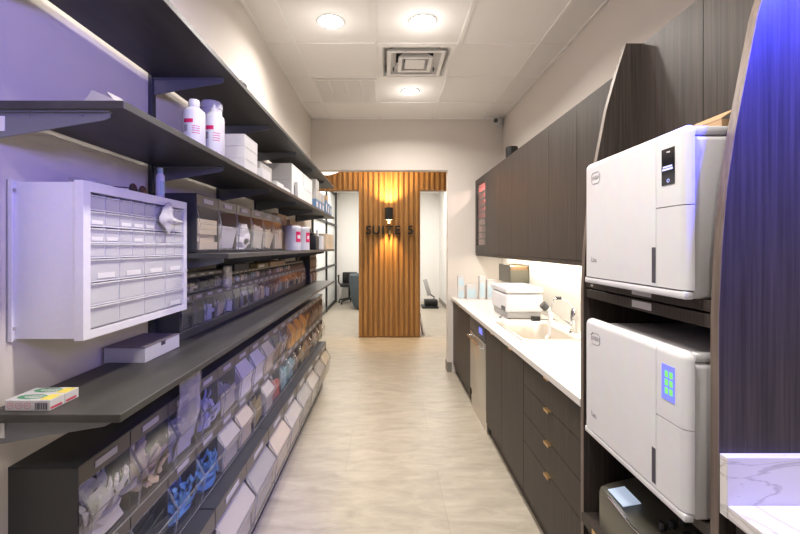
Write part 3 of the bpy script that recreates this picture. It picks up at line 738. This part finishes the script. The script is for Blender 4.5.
for k in range(3): carton((-.72, 2.07+.16*k, Z2+.0005+0*k), .115, .15, .045-.008*k, 'carton', 'low white pack near the shelf edge, %s of three from the near end' % ORD[k], 'low white packs on the second shelf', 'paper_pack', 0, False) if k else carton((-.62, 1.93, Z2+.0005), .03, .13, .05, 'carton', 'low white pack near the shelf edge, first of three from the near end', 'low white packs on the second shelf', 'paper_pack', 0, False)
for j in range(2):
    for k in range(2): carton((-.845+.0*j, 2.60+.36*j, Z2+.0005+.105*k), .235, .34, .104, 'carton', 'big white lidded carton on the second shelf, %s stack, %s one' % (['nearer', 'farther'][j], ['bottom', 'top'][k]), 'big white cartons on the second shelf')
carton((-.605, 2.66, Z2+.0006), .02, .2, .1, 'carton', 'thin white sleeve leaning before the big white cartons', None, 'paper_sleeve', 0, False)
for j in range(3):
    for k in range(2 if j else 3): carton((-.72, 3.42+.16*j, Z2+.0005+.082*k), .12, .14, .081, 'bluebox' if k == 0 else 'carton_gy', '%s supply carton past the big white cartons, column %s, level %s' % ('blue' if k == 0 else 'grey', ['one', 'two', 'three'][j], ['one', 'two', 'three'][k]), 'supply cartons at the far second shelf', stripe='c_white' if k == 0 else None)
for k in range(3): carton((-.70, 3.95+.15*k, Z2+.0005), .1, .13, .13-.012*k, 'bluebox', 'blue and white carton at the far end of the second shelf, %s from near' % ORD[k], 'blue cartons at the far end of the second shelf', stripe='carton')
carton((-.70, 3.97, Z2+.131), .1, .13, .05, 'kraft', 'small brown carton on top of the far blue cartons')
# third shelf, far part
for k, (x, y) in enumerate(((-.70, 3.0), (-.68, 3.2))):
    t = thing('wipes_canister', ['white tub with magenta square beside the tall bins, third shelf', 'larger white tub with magenta square before the black box, third shelf'][k], 'canister', (x, y, Z3+.0005), 0, 'white tubs on the third shelf')
    r = (.06, .067)[k]
    MB().lathe((0, 0, 0), [(r*.98, 0), (r, .005), (r, .15), (r*1.02, .152), (r*1.02, .17), (r*.95, .178), (.001, .18)], 36).build('body', M['white'], t, True)
    MB().lathe((0, 0, .06), [(r+.0008, 0), (r+.0008, .075)], 10, -.75 if k else -.9, .0, close=False).build('magenta_square', M['magenta'], t, True)
    MB().lathe((0, 0, .085), [(r+.0012, 0), (r+.0012, .025)], 6, -.55 if k else -.7, -.2, close=False).build('white_mark', M['white'], t, True)
for k in range(2): carton((-.875, 2.86+.36*k, Z3+.0005), .105, .26, .26-.02*k, 'kraft', 'tall brown carton behind the white tubs on the third shelf, %s' % ['nearer', 'farther'][k], 'brown cartons behind the tubs')
t = thing('black_dispenser', 'black dispenser box beyond the white tubs on the third shelf', 'dispenser', (-.735, 3.50, Z3+.0005))
MB().box(0, 0, 0, .12, .16, .12, .006).build('body', M['black'], t, True); MB().box(.03, .03, .12, .09, .13, .15, .01).build('top', M['black'], t, True)
MB().cyl((.05, .08, .15), (.05, .08, .185), .012).build('knob', M['black'], t, True)
t = thing('white_holder', 'white upright holder beside the black dispenser on the third shelf', 'holder', (-.70, 3.73, Z3+.0005))
MB().box(0, 0, 0, .1, .1, .125, .004).build('body', M['white'], t); MB().cyl((.05, .05, .125), (.05, .05, .18), .012).build('neck', M['white'], t, True)
for k in range(4): carton((-.70, 3.90+.27*(k % 2), Z3+.0005+.077*(k//2)), .11, .26, .076, 'c_cream', 'cream printed carton at the far end of the third shelf, %s %s' % (['near', 'far'][k % 2], ['bottom', 'top'][k//2]), 'cream cartons on the third shelf', stripe='c_tan')
# on and around the tiny racks, below the third shelf
zt = zA+.0835
tag(MB().box(-.87, 2.14, zt-.02+.0008, -.80, 2.36, zt+.018, .003).build('pencil_case', M['ink'], None), 'flat dark case lying on the tiny bin racks under the third shelf', 'case')
t = carton((-.87, 2.42, zt-.0195+.0004), .10, .22, .028, 'c_olive', 'flat brownish carton on the tiny bin racks with a pale label', None, stripe='card')
carton((-.87, 2.68, zt-.0195+.0004), .10, .4, .03, 'c_brown', 'long flat brown carton on the tiny bin racks farther back')
m_ = MB(); m_.box(-.803, 1.99, zB+.0005+.13, -.782, 2.06, zB+.245, .008, 2, Matrix.Identity(4)); tag(m_.build('foil_bag', M['bag']), 'clear bag of small parts hung before the tiny bins', 'bag')
# clear bag standing out of the third bin under the worktop
m_ = MB(); m_.blob((-.712, 1.465, .915), (.020, .075, .115), 21, .22, 3, Matrix.Rotation(-.12, 4, 'X'))
tag(m_.build('plastic_bag', M['bag'], None, True), 'tall clear bag sticking up out of the third bin under the worktop', 'bag')
# small things peeking over the topmost shelf
t = thing('tape_roll', 'white roll near the edge of the topmost shelf', 'roll', (-.62, 1.58, Z1+.0005)); MB().lathe((0, 0, 0), [(.012, 0), (.03, 0), (.03, .03), (.012, .03), (.012, 0)], 24, close=False).build('tape', M['white'], t, True); MB().lathe((0, 0, 0), [(.0115, .001), (.0115, .029)], 24, close=False).build('core', M['kraft'], t, True)
tag(MB().blob((-.60, 1.69, Z1+.014), (.018, .03, .0135), 3, .2).build('gauze_pack', M['carton_gy'], None, True), 'small grey wad at the edge of the topmost shelf', 'gauze')

# ================================================================== RIGHT: base cabinets
FX = .76; CT = .875
def door_handle(parent, x, y, z, wd=.055):
    m_ = MB(); m_.box(-.014, -wd/2, -.002, .004, wd/2, .0015); m_.box(-.014, -wd/2, -.010, -.0115, wd/2, -.002); return m_.build('pull', M['brass'], parent, False, (x, y, z))
def base_unit(y0, y1, label, doors, drawers=None):
    t = thing('base_cabinet', label, 'cabinet', (FX, y0, 0), 0, 'dark base cabinets'); W = y1-y0
    m_ = MB(); X1 = XR-FX-.001
    if 'sink' in label: m_.box(.02, 0, .1, X1, .018, .842); m_.box(.02, W-.018, .1, X1, W, .66); m_.box(.02, .018, .1, X1, W-.018, .12); m_.box(X1-.012, .018, .12, X1, W-.018, .842)
    else: m_.box(.02, 0, .1, X1, W, .842)
    m_.build('carcass', M['wood'], t)
    MB().box(.035, 0, 0, .05, W, .1).build('kick', M['kick'], t)
    if drawers:
        for z0, z1 in drawers:
            d = MB().box(0, .0015, z0+.0015, .019, W-.0015, z1-.0015, .001, 1).build('drawer', M['wood'], t)
            door_handle(d, -.001, W/2, z1-.0005)
    else:
        n = doors
        for k in range(n):
            d = MB().box(0, W*k/n+.0015, .1015, .019, W*(k+1)/n-.0015, .841, .001, 1).build('door', M['wood'], t)
            door_handle(d, -.001, W*(k+.5)/n, .8405)
    return t
base_unit(1.582, 2.298, 'dark wood base cabinet with four brass-tabbed drawers beside the sterilizer tower', 0, [(.69, .842), (.533, .69), (.38, .533), (.1, .38)])
base_unit(2.30, 3.18, 'dark wood two-door cabinet under the sink', 2)
base_unit(3.79, 4.785, 'dark wood cabinet at the far end of the counter beside the wall', 1)
t = thing('washer', 'stainless undercounter washer between the dark base cabinets', 'appliance', (FX, 3.185, 0))
MB().box(.03, .002, .1, .55, .598, .84).build('body', M['steel_dk'], t)
MB().box(-.002, .004, .17, .028, .596, .70, .004).build('door', M['stainless'], t, True)
MB().box(-.004, .004, .705, .028, .596, .835, .004).build('control_panel', M['steel_dk'], t, True)
MB().tube([(.0, .06, .66), (-.035, .06, .665), (-.035, .54, .665), (.0, .54, .66)], .009).build('handle', M['chrome'], t, True)
MB().box(-.0055, .1, .75, -.0035, .22, .80).build('display', M['screen_blue'], t)
MB().box(.01, .004, .0, .03, .596, .165).build('kick_plate', M['stainless'], t)
# countertop with sink cut-out
t = thing('countertop', 'white quartz countertop along the right wall', 'countertop', (0, 0, CT))
SY0, SY1, SXA, SXB = 2.555, 3.205, .835, 1.215
m_ = MB(); th = .032
m_.box(.74, 1.582, -th, XR-.001, SY0+.015, 0, .002, 1); m_.box(.74, SY1-.015, -th, XR-.001, YF-.001, 0, .002, 1)
m_.box(.74, SY0+.015, -th, SXA+.015, SY1-.015, 0); m_.box(SXB-.015, SY0+.015, -th, XR-.001, SY1-.015, 0)
m_.build('slab', M['counter'], t)
tag(MB().box(XR-.014, 1.582, CT+.0005, XR-.0008, YF-.001, 1.375).build('backsplash', M['counter']), 'white backsplash on the right wall between counter and wall cabinets', 'backsplash')
# sink
t = thing('sink', 'stainless drop-in sink with rounded basin in the white counter', 'sink', ((SXA+SXB)/2, (SY0+SY1)/2, CT))
def rrect(hx, hy, r, z, n=6):
    p = []
    for cx, cy, a0 in ((hx-r, hy-r, 0), (-hx+r, hy-r, PI/2), (-hx+r, -hy+r, PI), (hx-r, -hy+r, 3*PI/2)):
        for i in range(n+1): a = a0+PI/2*i/n; p.append((cx+r*math.cos(a), cy+r*math.sin(a), z))
    return p
hx, hy = (SXB-SXA)/2, (SY1-SY0)/2
loops = [rrect(hx, hy, .03, .0008), rrect(hx-.002, hy-.002, .03, .006), rrect(hx-.022, hy-.022, .06, .005), rrect(hx-.028, hy-.028, .06, -.004), rrect(hx-.04, hy-.04, .07, -.15), rrect(hx-.09, hy-.09, .07, -.178), rrect(.03, .03, .029, -.182)]
m_ = MB(); rs = [[m_.bm.verts.new(p) for p in l] for l in loops]
for a, b_ in zip(rs, rs[1:]):
    for i in range(len(a)): j = (i+1) % len(a); m_.bm.faces.new((a[i], a[j], b_[j], b_[i]))
m_.bm.faces.new(rs[-1]); m_.build('basin', M['sinksteel'], t, True)
MB().cyl((0, 0, -.1815), (0, 0, -.179), .028).build('drain', M['chrome'], t, True)
# faucet with spray head
t = thing('faucet', 'chrome faucet with slanted spray arm over the sink', 'faucet', (1.265, 2.79, CT+.0005))
MB().lathe((0, 0, 0), [(.032, 0), (.032, .006), (.024, .012), (.022, .05), (.024, .10), (.022, .15), (.012, .17), (.001, .172)], 24).build('column', M['chrome'], t, True)
MB().tube([(-.01, 0, .035), (-.10, 0, .10), (-.19, 0, .172)], [.017, .016, .019], 16).build('spout', M['chrome'], t, True)
MB().cyl((-.185, 0, .168), (-.215, 0, .196), .026, n=24).build('spray_ring', M['steel_dk'], t, True)
MB().tube([(-.18, 0, .170), (-.165, -.01, .12), (-.17, -.02, .05), (-.175, -.02, -.01), (-.20, -.02, -.035)], [.018, .017, .013, .013, .011], 14).build('spray_nozzle', M['white'], t, True)
MB().tube([(-.15, .01, .17), (-.13, .02, .225), (-.10, .02, .235)], .004, 8).build('lever', M['chrome'], t, True)
MB().cyl((-.115, .02, .235), (-.08, .02, .235), .011, n=14).build('lever_grip', M['black'], t, True)
MB().tube([(-.08, .02, .232), (-.03, .02, .21), (.0, .01, .16)], .006, 8).build('hose', M['white'], t, True)
MB().cyl((0, 0, .105), (0, -.03, .105), .018, n=18).build('valve', M['chrome'], t, True)
# tabletop steriliser / bath
t = thing('tabletop_cleaner', 'cream tabletop cleaning unit with hinged lid beside the sink', 'appliance', (.95, 3.30, CT+.0005))
MB().box(.015, .02, .004, .29, .45, .06, .01).build('base', M['grey'], t, True)
MB().box(0, 0, .055, .30, .47, .205, .022, 4).build('body', M['white'], t, True)
MB().box(-.003, -.003, .208, .303, .473, .255, .014, 4).build('lid', M['white'], t, True)
MB().box(.07, -.012, .215, .23, -.001, .228, .004).build('lid_handle', M['white'], t, True)
MB().box(-.0025, .02, .065, -.0002, .13, .10, .001).build('vent_panel', M['steel_dk'], t)
for sx in (.04, .26):
    for sy in (.04, .42): MB().cyl((sx, sy, 0), (sx, sy, .006), .012, n=12).build('foot', M['black'], t)
m_ = MB(); m_.tube([(.945, 3.42, CT+.008), (.925, 3.38, CT+.006), (.915, 3.36, CT+.012)], .004, 8); tag(m_.build('loose_cable', M['black'], None, True), 'short black cable end beside the cream cleaning unit', 'cable')
t = thing('power_adapter', 'small black adapter box on the counter behind the sink', 'adapter', (1.14, 3.225, CT+.0005)); MB().box(0, 0, 0, .06, .05, .035, .004).build('case', M['black'], t)
MB().tube([(.06, .025, .012), (.10, .03, .008), (.19, .05, .008)], .003, 6).build('cable', M['black'], t)
# wall dispenser behind the cleaning unit
t = thing('glove_dispenser', 'steel box dispenser on the wall behind the cream cleaning unit', 'dispenser', (1.148, 3.86, 1.12))
m_ = MB(); m_.box(0, 0, 0, .004, .38, .17); m_.box(0, 0, 0, .18, .004, .12); m_.box(0, .376, 0, .18, .38, .17); m_.box(0, 0, 0, .18, .38, .004); m_.box(.178, 0, 0, .182, .38, .17)
m_.build('holder', M['olive'], t)
MB().box(.01, .01, .006, .172, .37, .155, .002).build('refill_box', M['c_brown'], t)
# pale boxes at the end of the counter
bx = [(.79, 4.62, 0, .07, .05, .13, 'nearest the counter edge, lower'), (.79, 4.62, .1305, .07, .05, .13, 'nearest the edge, stacked on top'), (.885, 4.60, 0, .11, .06, .16, 'broad low one'), (1.02, 4.56, 0, .06, .08, .26, 'tall narrow one'), (1.105, 4.56, 0, .10, .08, .22, 'beside the cream cleaning unit')]
for x, y, z, a, b_, c, lb in bx:
    t = thing('pale_blue_box', 'pale blue box at the far counter end, '+lb, 'box', (x, y, CT+.0005+z), 0, 'pale boxes at the counter end')
    MB().box(0, 0, 0, a, b_, c, .001, 1).build('carton', M['carton'], t); MB().box(a*.1, -.0012, c*.1, a*.9, -.0002, c*.7).build('blue_panel', M['ltblue'], t)
# ================================================================== RIGHT: wall cabinets
UX, UZ0, UZ1 = 1.02, 1.39, 2.23
edges = [1.584, 2.216, 2.604, 2.99, 3.38, 3.77, 4.20]
for k in range(6):
    y0, y1 = edges[k], edges[k+1]
    t = thing('wall_cabinet', 'dark wood-grain wall cabinet door unit, %s from the sterilizer tower' % ORD[k], 'cabinet', (UX, y0, UZ0), 0, 'dark wall cabinets')
    MB().box(.02, 0, .03, XR-UX-.001, y1-y0, UZ1-UZ0).build('carcass', M['wood'], t)
    MB().box(0, .001, 0, .019, y1-y0-.001, UZ1-UZ0, .001, 1).build('door', M['wood'], t)
y0, y1 = 4.20, 4.785
t = thing('wall_cabinet', 'farthest wall cabinet, with a narrow glass door over red and pale boxes', 'cabinet', (UX, y0, UZ0), 0, 'dark wall cabinets'); W = y1-y0; H = UZ1-UZ0
m_ = MB(); m_.box(.02, 0, .03, XR-UX-.001, .018, H); m_.box(.02, W-.018, .03, XR-UX-.001, W, H); m_.box(.02, 0, H-.018, XR-UX-.001, W, H); m_.box(.02, 0, .03, XR-UX-.001, W, .05); m_.box(.3, .018, .05, .32, W-.018, H-.018)
m_.build('carcass', M['wood'], t)
m_ = MB(); gy0, gy1 = .10, .52
m_.box(0, .001, 0, .019, gy0, H); m_.box(0, gy1, 0, .019, W-.001, H); m_.box(0, gy0, H-.07, .019, gy1, H); m_.box(0, gy0, 0, .019, gy1, .09)
d_ = m_.build('door', M['wood'], t); MB().box(.008, gy0, .09, .012, gy1, H-.07).build('glass', M['glassdoor'], d_)
MB().box(.03, W-.06, .40, .29, W-.04, H-.03).build('red_panel', M['redglow'], t)
m_ = MB()
for k in range(9): m_.box(.022, .03, .09+.075*k, .09, W-.03, .093+.075*k)
m_.build('wire_shelves', M['black'], t)
for k in range(4): MB().box(.03, W-.2, .094+.075*k, .28, W-.05, .155+.075*k).build('pale_box', M['pinkish'], t)
area('red_panel_fill', (UX+.15, y0+.25, UZ1-.03), (UX+.15, y0+.30, UZ0), 4.5, (1, .82, .76), .03, .3, parent=None)  # added lamp inside the cabinet to brighten the red panel
t = thing('valance', 'dark rail with a light strip under the wall cabinets', 'rail', (UX, 1.584, UZ0-.03))
MB().box(.005, 0, 0, .03, 3.2, .029).build('rail', M['wood'], t)
MB().box(.18, .06, .02, .22, 3.14, .0295).build('light_strip', M['strip'], t)
m_ = MB().lathe((1.19, 3.94, UZ1+.0005), [(.056, 0), (.058, .004), (.058, .185), (.05, .19), (.001, .192)], 28)
tag(m_.build('black_canister', M['black'], None, True), 'black cylinder standing on top of the dark wall cabinets', 'canister')

# ================================================================== STERILIZER TOWER
t = thing('sterilizer_tower', 'tall dark wood tower with curved side panels housing the two sterilizers', 'cabinet', (0, 0, 0))
def panel(y0, y1, name_m):
    prof = [(.7445, 0), (.7445, 1.28), (.748, 1.42), (.757, 1.54), (.772, 1.656), (.798, 1.795), (.833, 2.018), (.868, 2.10), (.868, 2.10)]
    prof = [(.7445, 0), (.7445, 1.30), (.752, 1.46), (.764, 1.60), (.782, 1.72), (.803, 1.83), (.832, 1.98), (.868, 2.11), (.907, 2.235)]
    m_ = MB(); m_.prism([(x, y0, z) for x, z in prof]+[(XR-.001, y0, 2.235), (XR-.001, y0, 0)], (0, y1-y0, 0)); m_.build('side_panel', M['wood'], t)
    e = MB()
    for (xa, za), (xb, zb) in zip(prof, prof[1:]):
        e.prism([(xa, y0, za), (xb, y0, zb), (xb-.0012, y0, zb), (xa-.0012, y0, za)], (0, y1-y0, 0))
    e.build('lit_edge', M['wood_lit'], t)  # thin strip in the lightened laminate, painted as the lit front edge
panel(1.560, 1.581, 0); panel(.922, .945, 0)
P0, P1 = .9452, 1.5598
for a, b_, i in ((P0, 1.2515, 0), (1.2535, P1, 1)):
    d = MB().box(.963, a, 1.80, .982, b_, 2.23, .001, 1).build('door', M['wood'], t)
MB().box(.983, P0, 1.80, XR-.001, P1, 2.23).build('upper_box', M['wood'], t)
MB().box(1.30, P0, .05, XR-.001, P1, 1.80).build('back_panel', M['wood'], t)
for z0, z1 in ((1.308, 1.334), (1.270, 1.302)):
    o = MB().box(.752, P0, z0, 1.30, P1, z1, .001, 1).build('pull_out_shelf', M['wood'], t)
    MB().box(.7505, 1.17, z0+.007, .7518, 1.262, z1-.004).build('label_strip', M['ltgrey'], o)
m_ = MB(); m_.box(.752, P0, .775, 1.30, P1, .803, .001, 1); m_.build('pull_out_shelf', M['wood'], t)
m_ = MB(); m_.box(.735, P0, .42, 1.30, P1, .452, .001, 1); o = m_.build('pull_out_shelf', M['wood'], t)
MB().box(.733, 1.45, .43, .7348, 1.475, .447).build('catch', M['brass'], o)
MB().box(.76, P0, .05, .78, P1, .41, .001, 1).build('lower_door', M['wood'], t)
m_ = MB()
for y in (1.505, 1.515): m_.cyl((.7505, y, 1.318), (.7518, y, 1.318), .004, n=10)
m_.build('screws', M['chrome'], t)
def sterilizer(z, h, label, green):
    t = thing('sterilizer', label, 'sterilizer', (.705, .972, z), 0, 'white front-loading sterilizers'); W = .50; sp = W-(1.0785-.972)
    sp = 1.0785-.972
    MB().box(.024, .005, .0, .56, W-.005, h-.026, .014, 3).build('body', M['ltgrey'], t, True)
    MB().box(.035, .032, h-.0258, .56, W-.018, h-.018, .003).build('top_cover', M['ltgrey'], t, True)
    MB().cyl((.28, .17, h-.018), (.28, .17, h-.016), .035, n=28).build('filler_cap', M['dark'], t)
    MB().box(.03, .008, h-.0255, .30, .03, h-.004, .004).build('top_rail', M['white'], t, True)
    # front: wide door, control column, lower lip
    def fascia(name, cuts):
        m_ = MB(); q = bmesh.ops.create_cube(m_.bm, size=1)
        for v in q['verts']: v.co = Vector((.0 if v.co.x < 0 else .045, 0 if v.co.y < 0 else W, .0 if v.co.z < 0 else h))
        es = [e for e in m_.bm.edges if not all(v.co.x > .04 for v in e.verts) and not all(v.co.z < .01 for v in e.verts)]
        bmesh.ops.bevel(m_.bm, geom=es, offset=.021, segments=7, affect='EDGES', profile=.5)
        for co, no in cuts:
            r_ = bmesh.ops.bisect_plane(m_.bm, geom=m_.bm.verts[:]+m_.bm.edges[:]+m_.bm.faces[:], plane_co=co, plane_no=no, clear_outer=True)
            ed = [g_ for g_ in r_['geom_cut'] if isinstance(g_, bmesh.types.BMEdge)]
            bmesh.ops.edgeloop_fill(m_.bm, edges=ed)
        return m_.build(name, M['white'], t, True)
    lo = ((0, 0, .022), (0, 0, -1)); bk_ = ((.023, 0, 0), (1, 0, 0)); hz = h*.54
    fascia('door', [lo, bk_, ((0, sp+.0009, 0), (0, -1, 0))])
    fascia('control_head', [bk_, ((0, sp-.0009, 0), (0, 1, 0)), ((0, 0, hz+.0012), (0, 0, -1))])
    fascia('service_panel', [lo, bk_, ((0, sp-.0009, 0), (0, 1, 0)), ((0, 0, hz-.0012), (0, 0, 1))])
    hz_ = h*.54; f = MB(); f.box(.006, sp-.01, .024, .022, sp+.01, h-.012); f.box(.006, .012, hz_-.004, .022, sp, hz_+.004); f.build('seam_backing', M['inkgrey'], t)
    MB().box(.0, .002, 0, .0235, W-.002, .019, .004, 2).build('base_lip', M['white'], t, True)
    MB().box(-.0008, sp+.001, .03, .004, sp+.018, .125, .002).build('recess_shade', M['ink'], t)  # dark patch painted for the shade in the handle notch
    # displays
    ya, yb = 1.007-.972, 1.055-.972
    za, zb = (h-.138, h-.046) if not green else (h-.135, h-.046)
    sc = MB().box(-.0014, ya, za, -.0002, yb, zb, .0003, 1).build('display', M['screen_dark'] if not green else M['screen_blue'], t)
    if green:
        m_ = MB()
        for i in range(3): m_.box(-.0020, ya+.006, za+.016+.021*i, -.0015, ya+.018, za+.032+.021*i); m_.box(-.0020, ya+.023, za+.016+.021*i, -.0015, ya+.035, za+.032+.021*i)
        m_.build('screen_fields', M['screen_green'], sc)
    else:
        m_ = MB(); m_.box(-.0020, ya+.008, za+.044, -.0015, yb-.006, za+.048); m_.box(-.0020, ya+.006, za+.037, -.0015, yb-.004, za+.042)
        m_.tube([(-.0018, (ya+yb)/2-.002+.004*math.cos(a*PI/8), za+.010+.004*math.sin(a*PI/8)) for a in range(17)], .0008, 5)
        m_.build('screen_text', M['screen_text'], sc)
        MB().box(-.0019, (ya+yb)/2-.008, zb-.012, -.0015, (ya+yb)/2+.004, zb-.008).build('screen_line', M['ltgrey'], sc)
    # emblem outline with letters, small word mark lower down
    cy, cz = W-.080, h-.060; m_ = MB(); oct_ = [(.028, .010), (.018, .019), (-.018, .019), (-.028, .010), (-.028, -.010), (-.018, -.019), (.018, -.019), (.028, -.010), (.028, .010)]
    m_.tube([(-.0004, cy+a, cz+b_) for a, b_ in oct_], .0009, 5); m_.build('emblem_outline', M['inkgrey'], t)
    me = text_mesh('W&H', .021, .0003, 'emblem_letters'); me.materials.append(M['inkgrey']); o = put('emblem_letters', me, t, (-.0006, cy, cz)); o.rotation_euler = (PI/2, 0, -PI/2)
    me = text_mesh('Lisa', .024, .0003, 'word_mark'); me.materials.append(M['inkgrey']); o = put('word_mark', me, t, (-.0006, W-.068, .082)); o.rotation_euler = (PI/2, 0, -PI/2)
    return t
sterilizer(1.3345, .42, 'upper white sterilizer with a black display, in the wood tower', False)
sterilizer(.8035, .405, 'lower white sterilizer with a blue and green display, in the wood tower', True)
# carton on the upper sterilizer
t = thing('open_carton', 'open brown carton lying on the upper sterilizer', 'box', (.83, 1.02, 1.7382+.0005))
m_ = MB(); m_.box(0, 0, 0, .15, .12, .04); m_.build('carton', M['kraft'], t)
m_ = MB(); m_.prism([(0, 0, .041), (.0, .14, .041), (.04, .14, .066), (.04, 0, .066)], (.0, 0, .003)); m_.build('flap', M['kraft'], t)
# olive device on the lower tray
t = thing('sealing_machine', 'olive-grey rounded machine with a lit screen below the lower sterilizer', 'appliance', (.76, 1.0, .4525))
prof = [(0, .0), (0, .13), (.006, .148), (.03, .158), (.10, .175), (.16, .185), (.30, .19), (.40, .18), (.42, .15), (.42, 0)]
m_ = MB(); bm = m_.bm; ys = [0, .06, .12, .2, .28, .36, .44, .482, .49]; dz = [.014, .012, .010, .0, -.016, -.014, -.004, -.006, -.02]; ins = [0, 0, 0, 0, 0, 0, 0, .004, .02]
rings = []
for y, q, i_ in zip(ys, dz, ins): rings.append([bm.verts.new((x+i_ if x < .2 else x-i_, y, z+(q if z > .05 else 0))) for x, z in prof])
for a, b_ in zip(rings, rings[1:]):
    for i in range(len(prof)): j = (i+1) % len(prof); bm.faces.new((a[i], a[j], b_[j], b_[i]))
bm.faces.new(rings[0]); bm.faces.new(list(reversed(rings[-1]))); m_.build('housing', M['olive'], t, True)
m_ = MB(); m_.box(0, 0, 0, .060, .095, .004, .001, 1, Matrix.Translation((.012, .345, .1535)) @ Matrix.Rotation(-.18, 4, 'Y')); m_.build('screen', M['screen_white'], t)
m_ = MB()
for j in range(3):
    for k in range(4): m_.cyl((.06+.03*j, .06+.055*k, .165+.004*j), (.06+.03*j, .06+.055*k, .185+.004*j), .009, n=14)
m_.build('buttons', M['steel_dk'], t, True)
MB().tube([(.004, 0, .158), (.004, .14, .152), (.004, .28, .132), (.004, .42, .142)], .003, 8).build('trim_line', M['chrome'], t, True)
t = thing('small_white_box', 'small white box in front of the olive machine on the lowest tray', 'box', (.757, 1.23, .4525)); t.location.x = .742; 
MB().box(-.005, 0, 0, .012, .10, .07, .002).build('box', M['white'], t)
# ================================================================== NEAR RIGHT COUNTER
t = thing('stone_counter', 'veined white stone counter with upstand in the near right corner', 'countertop', (0, 0, 0))
MB().box(.745, -.8, .863, XR-.001, .9, .893, .002, 1).build('slab', M['marble'], t)
MB().box(.745, .9005, .863, XR-.001, .9215, .997, .001, 1).build('upstand', M['marble'], t)
t = thing('base_cabinet', 'dark base cabinet under the veined stone counter', 'cabinet', (0, 0, 0), 0, 'dark base cabinets')
MB().box(.78, -.8, .1, XR-.001, .9, .862).build('carcass', M['wood'], t); MB().box(.82, -.8, 0, .84, .9, .1).build('kick', M['kick'], t)
for k in range(3): MB().box(.762, -.8+.5667*k+.001, .102, .779, -.8+.5667*(k+1)-.001, .86, .001, 1).build('door', M['wood'], t)
